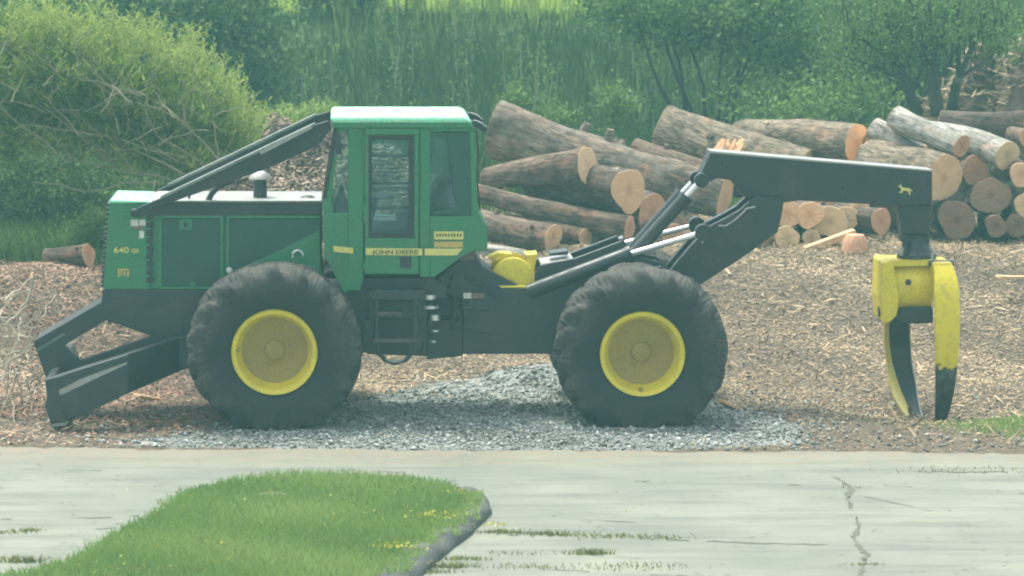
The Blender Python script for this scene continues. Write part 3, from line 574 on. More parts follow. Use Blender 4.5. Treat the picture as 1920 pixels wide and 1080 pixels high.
# --- cab
CN, CF = .76, 2.32      # near and far faces
cab = part('cab')
class Two:
    "the same outline on the cab's near and far side, built as two parts"
    def __init__(s): s.a = B(); s.b = B()
    def add(s, pl, t=.05): s.a.P(pl, CN, CN+t); s.b.prism([S(px, py, CN) for px, py in pl], CF-t, CF); return s
    def inset(s, pl, u, v): s.a.P(pl, CN+u, CN+v); s.b.prism([S(px, py, CN) for px, py in pl], CF-v, CF-u); return s
    def build(s, *k): s.a.build(*k); s.b.build(*k)
def both(b_, pl, t=.05): return b_.add(pl, t)
cb = Two()
both(cb, [(605, 372), (618, 330), (628, 240), (640, 240), (631, 300), (622, 375), (628, 440), (655, 520), (655, 545), (645, 550), (608, 480)])
both(cb, [(653, 238), (682, 238), (682, 520), (675, 545), (650, 545), (653, 460)])
both(cb, [(786, 238), (806, 238), (806, 520), (786, 520)])
both(cb, [(806, 238), (889, 238), (889, 247), (806, 247)]); both(cb, [(640, 238), (653, 238), (653, 246), (640, 246)])
both(cb, [(880, 247), (889, 247), (896, 395), (896, 405), (884, 405)])
both(cb, [(806, 405), (884, 405), (896, 395), (913, 424), (913, 470), (888, 471), (866, 482), (815, 520), (806, 520)])
both(cb, [(622, 400), (653, 400), (653, 520), (640, 500), (628, 450)])
cb.build('cab_frame', GREEN, cab, .012)
B().P([(898, 398), (914, 424), (914, 466), (905, 466)], CN+.05, CF-.05).build('rear_panel', GREEN, cab, .008)
Two().inset([(885, 250), (888, 250), (897, 400), (893, 400)], .05, .12).build('rear_post', GREEN, cab)
B().P([(622, 230), (885, 230), (890, 241), (624, 241)], CN-.03, CF+.03).build('roof_fascia', GREEN, cab, .02)
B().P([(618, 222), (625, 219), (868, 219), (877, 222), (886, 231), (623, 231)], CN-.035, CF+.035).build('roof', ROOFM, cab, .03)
B().P([(612, 405), (806, 440), (880, 440), (880, 470), (806, 515), (660, 515)], CN+.06, CF-.06).build('cab_floor', BLACK, cab)
b_ = Two(); both(b_, [(824, 249), (880, 249), (884, 403), (812, 403), (812, 396), (856, 391), (849, 340), (843, 284), (838, 262)], .03); b_.build('quarter_panel', GREEN_DK, cab, .004)
b_ = Two(); b_.inset([(806, 247), (846, 247), (862, 403), (806, 403)], .035, .041); b_.build('rear_side_window', GLASS, cab)
b_ = B(); b_.P([(638, 246), (653, 246), (653, 400), (622, 400), (629, 320)], CN+.02, CN+.026); b_.build('front_side_window', GLASS, cab)
# windscreen and its dark posts
Two().inset([(627, 242), (634, 242), (612, 372), (605, 372)], -.01, .06).build('windscreen_post', BLACK, cab, .006)
B().P([(629, 244), (632, 244), (610, 400), (606, 400)], CN+.06, CF-.06).build('windscreen', GLASS, cab)
B().P([(626, 385), (640, 345), (653, 385), (653, 455), (634, 455), (622, 420)], CN+.08, CN+.5).build('dashboard', SEATM, cab, .03)
B().P([(622, 420), (653, 420), (653, 458), (630, 458)], CN+.03, CN+.05).build('lower_window_seal', SEATM, cab)
x, z = S(633, 268, CN-.12); B().tube([(x-.02, CN-.10, z+.1), (x, CN-.12, z), (x+.01, CN-.12, z-.12)], .035, 8).build('mirror', BLACK, cab, smooth=True)
# seat
B().P([(812, 410), (806, 385), (812, 352), (822, 330), (838, 328), (846, 340), (850, 385), (852, 410)], 1.3, 1.8).P([(740, 400), (800, 392), (848, 396), (848, 425), (745, 425)], 1.28, 1.82).build('seat', SEATM, cab, .04)
B().P([(800, 425), (835, 425), (835, 470), (800, 470)], 1.4, 1.7).build('seat_base', SEATM, cab, .01)
B().tube([A(690, 425, 1.5), A(700, 395, 1.5), A(706, 372, 1.5)], .03, 8).lathe([(.17, 0), (.19, .015), (.17, .03)], (S(708, 372, 1.5)[0], 1.5, S(708, 372, 1.5)[1]), 24, 'z').build('steering_wheel', SEATM, cab)
# door
door = part('door')
def fr_(b_, o, i, y0, y1):
    (a, b0), (c_, d) = o; (e, f_), (g, h) = i
    b_.P([(a, b0), (c_, b0), (c_, f_), (a, f_)], y0, y1).P([(a, h), (c_, h), (c_, d), (a, d)], y0, y1).P([(a, f_), (e, f_), (e, h), (a, h)], y0, y1).P([(g, f_), (c_, f_), (c_, h), (g, h)], y0, y1); return b_
fr_(B(), ((684, 242), (785, 514)), ((691, 253), (777, 447)), CN-.03, CN+.015).build('door_panel', GREEN, door, .008)
fr_(B(), ((690, 252), (778, 448)), ((697, 262), (766, 436)), CN-.02, CN+.03).build('window_seal', SEATM, door, .006)
B().P([(696, 261), (767, 261), (767, 437), (696, 437)], CN+.0, CN+.006).build('door_window', GLASS, door)
gb = B()
for y_ in (290, 342, 352, 388): gb.P([(697, y_), (766, y_-1), (766, y_+4), (697, y_+5)], CN+.03, CN+.05)
for q in range(22): gb.P([(697, 266+q*7), (766, 266+q*7), (766, 267+q*7), (697, 267+q*7)], CN+.052, CN+.056)
gb.build('window_guard', SEATM, door)
B().P([(697, 415), (766, 415), (766, 436), (697, 436)], CN+.02, CN+.05).build('lower_pane_panel', SEATM, door)
B().P([(750, 481), (772, 481), (770, 503), (751, 503)], CN-.045, CN-.03).build('door_handle', BLACK, door, .006)
for py in (262, 390, 498):
    x, z = S(683, py, CN); B().lathe([(.018, -.04), (.018, .04)], (x, CN-.03, z), 10, 'z').build('door_hinge', GREEN, door)
# far side door: plain frame with glass
b_ = B(); P2 = lambda pl: [S(px, py, CN) for px, py in pl]
for pl in ([(684, 242), (785, 242), (785, 258), (684, 258)], [(684, 440), (785, 440), (785, 514), (684, 514)], [(684, 258), (694, 258), (694, 440), (684, 440)], [(775, 258), (785, 258), (785, 440), (775, 440)]): b_.prism(P2(pl), CF-.03, CF+.01)
b_.build('far_door', GREEN, sk, .006)
# stripe and stickers
def stripe(pl, mat, nm, y=CN-.004, par=None): B().P(pl, y-.003, y).build(nm, mat, par or sk)
stripe([(624, 461), (662, 465), (662, 476), (626, 472)], YSTRIPE, 'stripe'); stripe([(686, 465), (792, 466), (792, 479), (686, 478)], YSTRIPE, 'stripe', CN-.031)
stripe([(796, 466), (868, 466), (856, 479), (796, 479)], YSTRIPE, 'stripe')
x, z = S(699, 476.5, CN-.036); text_mesh('stripe_lettering', 'JOHN DEERE', .062, DARKINK, sk, (x, CN-.035, z), .0015, 1.38)
stripe([(814, 434), (869, 434), (869, 449), (814, 449)], YSTRIPE, 'notice_sticker'); stripe([(814, 453), (868, 453), (868, 464), (814, 464)], ORANGE, 'notice_sticker')
nb = B()
for q in range(9): nb.P([(818+q*5.5, 438), (821+q*5.5, 438), (821+q*5.5, 444), (818+q*5.5, 444)], CN-.009, CN-.007)
nb.build('sticker_print', DARKINK, sk)
# lights on the rear of the roof
for y in (.9, 2.1):
    w = part('work_light'); w.location = (0, y-.9, 0)
    B().P([(884, 226), (897, 228), (914, 240), (911, 249), (895, 240), (886, 236)], .86, 1.0).build('lamp_housing', BLACK, w, .01)
    B().P([(890, 225), (905, 231), (914, 239), (913, 241), (902, 234)], .87, .99).build('lamp_hood', STEEL, w, .002)
B().tube([A(893, 245, .8), A(897, 290, .8), A(895, 340, .8), A(900, 395, .8)], .010, 6).build('cable', HOSE, sk)
# --- blade
BY0, BY1 = .10, 2.80
bl = part('dozer_blade')
B().P([(84, 712), (100, 708), (112, 740), (126, 791), (95, 795), (84, 762), (88, 745)], BY0, BY1).build('moldboard', BLACK, bl, .012)
B().P([(88, 790), (130, 789), (124, 799), (94, 801)], BY0+.02, BY1-.02).build('cutting_edge', STEEL, bl, .006)
for off in (0,):
    cols = [(92, 711, 800, .12), (150, 692, 781, .12), (240, 664, 738, .22), (335, 633, 697, .84), (470, 590, 650, .86)]; bb = B(); rings = []
    for (px, t_, b_, y) in cols:
        (xa, za), (xb, zb) = S(px, t_, y), S(px, b_, y)
        ya, yb = (y, y+.2) if not off else (2.88-y, 2.68-y)
        rings.append([bb.bm.verts.new((xa, ya, za)), bb.bm.verts.new((xb, ya, zb)), bb.bm.verts.new((xb, yb, zb)), bb.bm.verts.new((xa, yb, za))])
    for k in range(4):
        for q in range(4): bb.bm.faces.new((rings[k][q], rings[k][(q+1) % 4], rings[k+1][(q+1) % 4], rings[k+1][q]))
    bb.bm.faces.new(rings[0]); bb.bm.faces.new(rings[-1]); bmesh.ops.recalc_face_normals(bb.bm, faces=bb.bm.faces[:]); bb.build('push_arm', BLACK, bl, .015)
bb = B(); tp = [(104, 735, .112), (150, 711, .112), (190, 696, .155), (238, 679, .21)]; lo = [(112, 742, .112), (150, 724, .112), (190, 705, .155), (238, 683, .21)]
va = [bb.bm.verts.new(A(*p)) for p in tp]; vb = [bb.bm.verts.new(A(*p)) for p in lo]
for k in range(3): bb.bm.faces.new((va[k], vb[k], vb[k+1], va[k+1]))
bb.build('worn_streak', STEEL, bl)
bb = B(); O_ = [(62, 640), (192, 565), (345, 590), (345, 642), (88, 714)]; I_ = [(120, 648), (200, 600), (286, 626), (288, 630), (152, 676)]
vv = [[[bb.bm.verts.new((S(px, py, .95)[0], y, S(px, py, .95)[1])) for px, py in pl] for pl in (O_, I_)] for y in (.95, 1.08)]
for k in range(5):
    k2 = (k+1) % 5; (o0, i0), (o1, i1) = vv
    for q in ((o0[k], o0[k2], i0[k2], i0[k]), (o1[k], i1[k], i1[k2], o1[k2]), (o0[k], o1[k], o1[k2], o0[k2]), (i0[k], i0[k2], i1[k2], i1[k])): bb.bm.faces.new(q)
bmesh.ops.recalc_face_normals(bb.bm, faces=bb.bm.faces[:]); bb.build('side_frame', BLACK, bl, .012)
B().P([(66, 656), (120, 624), (121, 628), (68, 661)], .942, .95).build('frame_highlight', GUARDT, bl)  # edge highlight painted as a thin lighter strip
B().P([(64, 640), (190, 566), (190, 572), (66, 646)], 1.08, 1.75).build('top_guard', BLACK, bl, .006)
# --- winch
wi = part('winch'); x, z = S(962, 519, 1.1)
B().lathe([(0, 0), (.03, -.006), (.20, 0), (.235, .02), (.24, .05), (.2, .06), (.17, .07), (.17, .5), (.24, .52), (.24, .56), (0, .56)], (x, 1.1, z-.03), 40).lathe([(0, -.025), (.03, -.025), (.03, .02)], (x, 1.1, z-.01), 10).build('drum', YELLOW, wi, smooth=True)
B().P([(985, 478), (1008, 476), (1003, 500), (1005, 527), (985, 528), (1000, 505)], 1.25, 1.6).P([(915, 482), (935, 474), (960, 476), (930, 492)], 1.3, 1.55).P([(935, 536), (1000, 536), (1000, 541), (940, 540)], 1.0, 1.12).build('winch_housing', YELLOW, wi, .008)
# --- rear arch, boom and cylinders
B().P([(985, 547), (1000, 520), (1012, 497), (1080, 484), (1165, 452), (1178, 478), (1240, 492), (1330, 560), (1100, 575)], 1.15, 1.22).prism([S(px, py, 1.15) for px, py in [(985, 547), (1000, 520), (1012, 497), (1080, 484), (1165, 452), (1178, 478), (1240, 492), (1330, 560), (1100, 575)]], 1.72, 1.79).build('arch_base', BLACK, sk, .012)
B().P([(1014, 494), (1075, 484), (1075, 488), (1014, 500)], 1.22, 1.72).build('deck_plate', STEEL, sk, .006)
B().P([(1030, 475), (1065, 470), (1065, 478), (1030, 480)], 1.3, 1.6).build('deck_bracket', BLACK, sk, .006)
def cyl(nm, a, m, e, y, rb, rr):
    c_ = part('hydraulic_cylinder'); B().tube([A(*a, y), A(*m, y)], rb, 16).build('barrel', BLACK, c_, smooth=True)
    mid = A(*m, y); en = A(*e, y); d = (Vector(mid)-Vector(A(*a, y))).normalized()
    B().tube([mid, tuple(Vector(mid)+d*.05)], rb*1.12, 16).build('gland', BLACK, c_, smooth=True)
    B().tube([mid, en], rr, 12).build('rod', CHROME, c_, smooth=True)
    B().lathe([(.0, -.06), (rb*1.1, -.06), (rb*1.1, .06), (0, .06)], en, 16).build('rod_eye', BLACK, c_, smooth=True)
cyl('a', (1190, 475), (1282, 374), (1315, 338), 1.22, .072, .034)
cyl('b', (1184, 470), (1274, 368), (1306, 334), 1.66, .072, .034)
cyl('c', (990, 548), (1176, 478), (1318, 436), 1.02, .085, .032)
cyl('d', (1002, 520), (1164, 458), (1306, 422), 1.80, .085, .032)
BY, BZ = 1.3, 1.66
boom = part('boom')
B().P([(1333, 284), (1748, 320), (1748, 384), (1690, 386), (1500, 376), (1470, 380), (1416, 372), (1398, 371), (1372, 338), (1345, 335), (1312, 348), (1308, 340)], BY, BZ).build('main_boom', BLACK, boom, .012)
B().P([(1332, 283), (1749, 319), (1749, 322), (1332, 287)], BY-.012, BZ+.012).build('boom_top_highlight', STEEL, boom, .002)  # top light on the black boom, painted as a pale steel strip
B().P([(1372, 338), (1416, 360), (1500, 368), (1500, 371), (1416, 364), (1372, 342)], BY-.006, BY).build('weld_seam', BLACK, boom)
leg_p = [(1416, 368), (1470, 376), (1466, 404), (1458, 436), (1400, 478), (1318, 531), (1268, 560), (1236, 540), (1262, 500), (1300, 455), (1318, 440), (1330, 425), (1360, 410), (1388, 394)]
B().P(leg_p, BY-.10, BY+.02).prism([S(px, py, BY-.10) for px, py in leg_p], BZ-.02, BZ+.10).P([(1330, 440), (1440, 400), (1440, 430), (1320, 510)], BY+.02, BZ-.02).build('boom_leg', BLACK, boom, .012)
B().P([(1262, 500), (1310, 446), (1318, 452), (1272, 508)], BY-.13, BY-.1).build('leg_rib', BLACK, boom, .006)
B().P([(1314, 450), (1319, 448), (1321, 453), (1316, 457)], BY-.14, BY-.13).build('rib_edge', STEEL, boom)
B().tube([A(px, py, BY-.12) for px, py in [(1347, 423), (1360, 424), (1376, 414), (1390, 402), (1400, 391), (1416, 388)]], .013, 6).build('grease_line', STEEL, boom, smooth=True)
B().tube([A(1318, 436, BY-.16), A(1318, 436, BZ+.16)], .05, 14).build('arch_pin', BLACK, boom, smooth=True)
# leaping deer emblem (four legged animal with antlers) on a dark tile
x, z = S(1697, 355, BY-.004)
B().P([(1682, 341), (1712, 341), (1712, 370), (1682, 370)], BY-.004, BY).build('emblem_tile', painted('emblem_green', (.02, .05, .03), (.05, .07, .04), .3, .5), boom)
deer = [(-.085, .035), (-.06, .03), (-.05, .06), (-.042, .03), (-.02, .015), (.03, .012), (.06, .0), (.085, -.03), (.07, -.028), (.052, -.018), (.06, -.055), (.048, -.075), (.042, -.045), (.02, -.022), (-.02, -.02), (-.035, -.045), (-.075, -.04), (-.06, -.03), (-.04, -.02), (-.045, .0), (-.06, .015)]
B().prism([(x+a, z+b_+.005) for a, b_ in deer], BY-.009, BY-.004).build('deer_emblem', YSTRIPE, boom)
# --- grapple
gp = part('grapple')
B().P([(1684, 380), (1746, 386), (1742, 440), (1692, 440), (1686, 400)], BY+.02, BZ-.02).P([(1690, 438), (1742, 438), (1744, 455), (1690, 455)], BY+.06, BZ-.06).P([(1694, 440), (1700, 440), (1702, 475), (1690, 480)], BY-.0, BY+.05).build('swing_link', BLACK, gp, .02)
x, z = S(1718, 484, 1.48)
B().lathe([(.22, 0), (.215, .05), (.17, .09), (.14, .2), (.11, .24), (.11, .3)], (x, 1.48, z), 28, 'z').build('rotator', BLACK, gp, smooth=True)
for px, py in ((1692, 464), (1749, 474)): a = A(px, py, 1.24); B().tube([a, (a[0]-.01, a[1], a[2]-.09)], .018, 8).build('rotator_bolt', STEEL, gp)
gc = (x, 1.48)      # grapple centre
# head box
(xa, za), (xb, zb) = S(1666, 535, 1.48), S(1742, 535, 1.48)
B().tube([(xa, 1.48, za), (xa+.02, 1.48, za), (xb-.02, 1.48, za), (xb, 1.48, za)], [.285, .30, .30, .285], 40).P([(1664, 489), (1748, 488), (1748, 498), (1664, 500)], 1.2, 1.76).build('grapple_head', YELLOW, gp, smooth=True)
B().P([(1740, 512), (1750, 505), (1750, 560), (1742, 566)], 1.25, 1.7).build('gap_shade_block', SEATM, gp)  # dark block painting the shade between head and tong
B().P([(1655, 492), (1668, 489), (1676, 500), (1687, 560), (1682, 592), (1668, 606), (1656, 606), (1652, 560)], 1.14, 1.82).build('head_cheek', YELLOW, gp, .02)
B().P([(1688, 578), (1750, 576), (1750, 606), (1700, 608), (1676, 600)], 1.2, 1.74).build('head_underside', SEATM, gp, .02)
x, z = S(1704, 530, 1.15); B().lathe([(0, -.01), (.03, -.01), (.035, .02)], (x, 1.16, z), 12).build('head_pin', BLACK, gp)
x, z = S(1652, 583, 1.4); B().tube([(x-.04, 1.35, z), (x+.04, 1.35, z)], .06, 12).build('side_bolt', BLACK, gp)
TONGM = bpy.data.materials.new('tong_paint_worn_off'); nt, n, l, b = nodes(TONGM)
sep = n.new('ShaderNodeSeparateXYZ'); tc = n.new('ShaderNodeTexCoord'); l.new(tc.outputs['Object'], sep.inputs[0])
ad = n.new('ShaderNodeMath'); ad.operation = 'MULTIPLY_ADD'; l.new(tex_noise(nt, 9, 6, .75), ad.inputs[0]); ad.inputs[1].default_value = .5; l.new(sep.outputs[2], ad.inputs[2])
l.new(mix_rgb(nt, mix_rgb(nt, (.035, .037, .037), (.16, .15, .13), ramp(nt, tex_noise(nt, 12, 6, .7), [(.5, 0), (.7, .8)])), mix_rgb(nt, (.80, .66, .035), (.24, .2, .1), ramp(nt, tex_noise(nt, 7, 8, .7), [(.5, 0), (.72, .6)])), ramp(nt, ad.outputs[0], [(.0, 0), (1, 1)])), b.inputs['Base Color'])
rp = n['Principled BSDF'].inputs['Base Color'].links[0].from_node.inputs[0].links[0].from_node.color_ramp.elements; rp[0].position = .745; rp[1].position = .775
b.inputs['Roughness'].default_value = .45
def tong(path, w0, w1, par, mats, th=.085, ws=None):
    "path: list of (x, y, z) centre line, curved strip of width w, thickness th"
    n = len(path)
    def seg(i0, i1, nm, mat, par):
        bb = B(); rings = []
        for i in range(i0, i1+1):
            p = Vector(path[i]); t = (Vector(path[min(i+1, n-1)])-Vector(path[max(i-1, 0)])).normalized(); w = np.interp(i/(n-1), *ws) if ws else w0+(w1-w0)*i/(n-1)
            sx_ = Vector((1, 0, 0)); nn = t.cross(sx_).normalized(); h = th*(1-.55*i/(n-1))
            rings.append([bb.bm.verts.new(p+sx_*(w/2)*a+nn*h/2*c_) for a, c_ in ((-1, -1), (1, -1), (1, 1), (-1, 1))])
        for i in range(len(rings)-1):
            for q in range(4): bb.bm.faces.new((rings[i][q], rings[i][(q+1) % 4], rings[i+1][(q+1) % 4], rings[i+1][q]))
        bb.bm.faces.new(rings[0]); bb.bm.faces.new(rings[-1]); bmesh.ops.recalc_face_normals(bb.bm, faces=bb.bm.faces[:])
        return bb.build(nm, mat, par, .012, smooth=True)
    return seg
def bez(pts, n=22):
    P = [Vector(p) for p in pts]; out = []
    for i in range(n+1):
        t = i/n; q = list(P)
        while len(q) > 1: q = [a.lerp(b_, t) for a, b_ in zip(q, q[1:])]
        out.append(tuple(q[0]))
    return out
p0 = A(1766, 498, 1.12); p1 = A(1777, 540, .92); p2 = A(1779, 670, .76); p3 = A(1773, 748, .90); p4 = A(1763, 787, 1.20)
pa = bez([p0, p1, p1, p2, p3, p4]); t1 = tong(pa, 0, 0, gp, None, .12, ([0, .25, .5, .75, 1], [.21, .27, .27, .22, .13]))
t1(0, 22, 'near_tong', TONGM, gp)
x, z = S(1768, 496, 1.08); B().P([(1749, 493), (1786, 492), (1790, 512), (1750, 516)], 1.05, 1.62).build('tong_knuckle', YELLOW, gp, .03)
B().tube([(x-.14, 1.2, z), (x+.14, 1.2, z)], .035, 10).build('tong_pin', BLACK, gp)
B().P([(1780, 498), (1793, 520), (1798, 560), (1798, 640), (1792, 690), (1785, 700), (1784, 600)], 1.04, 1.10).build('tong_rib', YELLOW, gp, .01)
q0 = A(1685, 596, 1.80); q1 = A(1684, 640, 2.02); q2 = A(1690, 700, 2.0); q3 = A(1704, 745, 1.85); q4 = A(1724, 784, 1.50)
pb = bez([q0, q1, q1, q2, q3, q4]); t2 = tong(pb, 0, 0, gp, None, .05, ([0, .3, .7, 1], [.24, .24, .20, .06])); t2(0, 22, 'far_tong', BLACK, gp)
pe = [(x_-.145+.0*(k/22)+.05*max(0, k/22-.75), y_-.03, z_) for k, (x_, y_, z_) in enumerate(pb)]; tong(pe, .05, .05, gp, None, .14, ([0, .5, .85, 1], [.05, .06, .12, .04]))(0, 22, 'tong_edge', YWORN, gp)
pe = [(x_+np.interp(k/22, [0, .3, .7, 1], [.12, .12, .10, .03]), y_-.01, z_) for k, (x_, y_, z_) in enumerate(pb)]; tong(pe, .018, .02, gp, None, .11)(0, 22, 'worn_tong_edge', STEEL, gp)

# ------------------------------------------------------------------ logs
def log(label, face, r, Y, other, q=None, Yo=None, r2=None, bark='brown', cut='tan', cutback=None, knots=2, group='logs in the piles behind the skidder', name='cut_log', seed=None):
    a = at(face[0], face[1], Y); dx = abs(other[0]-face[0])*mpp(Y)
    if Yo is None: Yo = Y+dx*q/math.sqrt(max(.05, 1-q*q))
    b_ = at(other[0], other[1], Yo); R = r*mpp(Y)*1.0; R2 = (r2 or r)*mpp(Yo)
    c = (a+b_)/2; L = (a-b_).length; root = bpy.data.objects.new(name, None); root.empty_display_size = .1
    root.rotation_mode = 'QUATERNION'; root.rotation_quaternion = (a-b_).to_track_quat('X', 'Z'); root.location = c
    put(root, label, 'log', group)
    sd = random.random()*100; n, m = 36, max(8, int(L/.08)); V = []
    def rad(th, t, x):
        base = R2+(R-R2)*t
        return base*(1+.07*math.sin(2*th+sd)+.04*math.sin(3*th+sd*2)+.12*mnoise.noise((x*1.2+sd, math.cos(th)*1.3, math.sin(th)*1.3))+(.10 if bark == 'furrow' else .05)*mnoise.noise((x*2.2+sd, math.cos(th)*7, math.sin(th)*7)))
    bend = random.uniform(-.035, .035)*L
    for i_ in range(m+1):
        t = i_/m; x = -L/2+L*t; bz = bend*math.sin(math.pi*t)
        for k in range(n):
            th = 2*math.pi*k/n; rr = rad(th, t, x); V.append((x, rr*math.cos(th), bz+rr*math.sin(th)))
    ix = np.arange((m+1)*n).reshape(m+1, n); nxt = np.roll(ix, -1, 1); f = np.stack([ix[:-1], nxt[:-1], nxt[1:], ix[1:]], -1).reshape(-1, 4)
    put(np_mesh('bark', V, f, BARK[bark], smooth=True), parent=root)
    for t, x, cm in ((1, L/2, cut), (0, -L/2, cutback or cut)):
        bm = bmesh.new(); cv = bm.verts.new((x, 0, 0)); sg = 1 if t else -1
        rg = []
        for s_ in (.5, .97, 1.0):
            rg.append([bm.verts.new((x+sg*(.006 if s_ < 1 else 0)+.012*mnoise.noise((k*.4, s_*2, sd))*(s_ < .9), rad(2*math.pi*k/n, t, x)*s_*math.cos(2*math.pi*k/n), rad(2*math.pi*k/n, t, x)*s_*math.sin(2*math.pi*k/n))) for k in range(n)])
        for k in range(n):
            bm.faces.new((cv, rg[0][k], rg[0][(k+1) % n]))
            for w in range(2): bm.faces.new((rg[w][k], rg[w+1][k], rg[w+1][(k+1) % n], rg[w][(k+1) % n]))
        bmesh.ops.recalc_face_normals(bm, faces=bm.faces[:]); me = bpy.data.meshes.new('cut_face'); bm.to_mesh(me); bm.free(); me.materials.append(CUT[cm])
        put(bpy.data.objects.new('cut_face', me), parent=root)
    for _ in range(knots):
        t = random.uniform(.1, .9); th = random.uniform(.2, 2.6); x = -L/2+L*t; rr = rad(th, t, x); bb = B(); d = Vector((random.uniform(-.3, .3), math.cos(th), math.sin(th)))
        bb.tube([Vector((x, math.cos(th)*rr*.85, math.sin(th)*rr*.85)), Vector((x, math.cos(th)*rr*.85, math.sin(th)*rr*.85))+d*rr*.32], [rr*.2, rr*.13], 9).build('branch_stub', BARK[bark], root, smooth=True)
    return root
log('huge smooth grey log slanting down from behind the cab', (1360, 368), 39, 11.3, (935, 245), .42, r2=53, bark='grey', cut='bright', knots=4)
log('brown log with bright oval cut end above the large round tan one', (1103, 312), 33, 10.75, (912, 336), .62, r2=19, cut='bright')
log('dark log with large tan cut end in the middle of the left pile', (1179, 357), 43, 10.5, (1000, 338), .72, r2=34, bark='dark', cut='tan')
log('reddish cut log half hidden below the large tan cut end', (1222, 398), 36, 10.9, (1080, 372), .7, r2=34, cut='orange')
log('long thin grey brown log lying under the dark log, sloping down to the right', (1180, 428), 22, 10.2, (890, 360), .5, r2=16, bark='brown', cut='orange')
log('thick brown log with pale tan end just above the winch', (1037, 446), 27, 9.9, (880, 414), .58, r2=28, bark='brown', cut='tan')
log('brown log behind the winch with a splintered orange tan end', (1098, 446), 20, 10.4, (950, 420), .6, r2=20, cut='bright')
log('stripped reddish pale log lying lowest in front of the pile behind the winch', (985, 482), 14, 9.4, (890, 470), .3, r2=14, bark='pale', cut='bright', knots=0)
log('pale broken branch piece between the two big oval cut ends', (1160, 322), 8, 10.6, (1120, 326), .3, r2=9, bark='pale', cut='bright', knots=0)
log('thick deeply furrowed log pointing up behind the boom corner', (1505, 325), 44, 12.3, (1242, 245), Yo=13.0, r2=48, bark='furrow', cut='straw', knots=3)
log('mottled brown log sloping down under the furrowed log to the boom cylinders', (1345, 345), 36, 11.9, (1190, 290), .45, r2=32, bark='brown', cut='tan')
log('furrowed grey log lying level with wide bright cut end above the boom', (1606, 268), 37, 12.3, (1385, 250), .62, r2=26, bark='furrow', cut='bright')
log('short log with tan cut end tucked right behind the wide bright one above the boom', (1634, 282), 32, 12.6, (1500, 268), .5, r2=28, cut='tan')
log('big upright oval log end just past the boom tip', (1770, 335), 46, 11.0, (1630, 300), .74, r2=40, bark='furrow', cut='tan')
log('mottled pale log with raised far end above the boom tip, reddish cut face', (1803, 274), 24, 11.2, (1680, 222), .62, r2=25, bark='pale', cut='orange')
log('pale grey stub with knots behind the mottled log', (1720, 290), 22, 11.9, (1638, 240), .55, r2=21, bark='pale', cut='straw')
log('smooth pale log with round straw cut end topmost at the right edge', (1889, 291), 27, 11.2, (1738, 245), .8, r2=20, bark='pale', cut='straw', knots=1)
log('small brownish log end between the big oval end and the straw round end', (1830, 321), 27, 11.5, (1790, 300), Yo=13.4, r2=26, cut='orange')
log('greyed round log end low at the right below the straw one', (1858, 367), 35, 11.2, (1820, 350), Yo=13.4, r2=34, bark='dark', cut='grey')
log('tan log end cut off by the right edge of the photo at mid height', (1916, 328), 23, 11.0, (1880, 318), Yo=13, r2=23, cut='tan')
log('straw log end cut off by the right edge of the photo, lower one', (1926, 382), 24, 10.9, (1890, 370), Yo=13, r2=24, cut='straw')
log('orange log end at the top right edge of the photo', (1928, 258), 18, 12.0, (1890, 250), Yo=14, r2=18, cut='orange')
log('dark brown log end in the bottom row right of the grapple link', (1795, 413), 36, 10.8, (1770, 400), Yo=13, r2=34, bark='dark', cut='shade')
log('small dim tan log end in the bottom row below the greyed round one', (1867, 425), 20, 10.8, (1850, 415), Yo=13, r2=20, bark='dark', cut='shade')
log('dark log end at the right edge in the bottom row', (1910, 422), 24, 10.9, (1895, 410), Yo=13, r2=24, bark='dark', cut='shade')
log('dark log lying deep behind the big oval end', (1730, 400), 26, 11.3, (1640, 395), Yo=12.6, r2=26, bark='dark', cut='grey')
log('long dark horizontal log at the back of the right pile', (1925, 236), 26, 13.4, (1765, 228), .35, r2=20, bark='dark', cut='grey')
log('leaning oval tan log end under the boom, top left of that row', (1477, 402), 26, 10.4, (1430, 392), Yo=12.4, r2=25, cut='tan')
log('round tan log end at the bottom left under the boom', (1476, 448), 24, 10.2, (1440, 440), Yo=12.2, r2=24, cut='straw')
log('narrow oval log end second in the row under the boom', (1519, 404), 25, 10.4, (1480, 396), Yo=12.4, r2=25, cut='tan')
log('wide straw log end with a dark heart under the boom', (1556, 416), 31, 10.5, (1520, 405), Yo=12.6, r2=30, cut='straw')
log('straw log end pressed against the wide one under the boom', (1583, 413), 26, 10.7, (1550, 402), Yo=12.6, r2=25, cut='straw')
log('orange log end with dark bark at the right end of the row under the boom', (1652, 415), 26, 10.6, (1560, 400), .75, r2=24, bark='dark', cut='orange')
log('orange log end showing just under the boom edge, above the wide one', (1545, 385), 20, 11.2, (1500, 378), Yo=13, r2=20, cut='orange')
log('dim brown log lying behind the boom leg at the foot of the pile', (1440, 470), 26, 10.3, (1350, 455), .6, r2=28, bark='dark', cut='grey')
log('reddish log end between the boom cylinders', (1302, 425), 22, 11.2, (1240, 410), .6, r2=24, cut='orange')
log('broad orange brown log end low behind the boom cylinders', (1262, 452), 34, 10.6, (1190, 440), .6, r2=32, bark='brown', cut='orange')
log('brown log lying between the lower cylinder and the boom leg', (1330, 462), 28, 10.8, (1240, 450), .5, r2=28, bark='brown', cut='tan')
log('dim log above the low row, just under the boom where the leg meets it', (1462, 384), 20, 11.3, (1410, 380), Yo=13, r2=20, bark='dark', cut='orange')
log('small tan log end between the wide straw end and the orange one under the boom', (1612, 392), 19, 10.9, (1580, 388), Yo=12.8, r2=18, cut='tan')
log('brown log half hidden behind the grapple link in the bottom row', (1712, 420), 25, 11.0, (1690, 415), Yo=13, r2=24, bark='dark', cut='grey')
log('small straw log end low between the narrow oval and the wide one', (1522, 446), 17, 10.4, (1500, 442), Yo=12, r2=16, cut='straw')
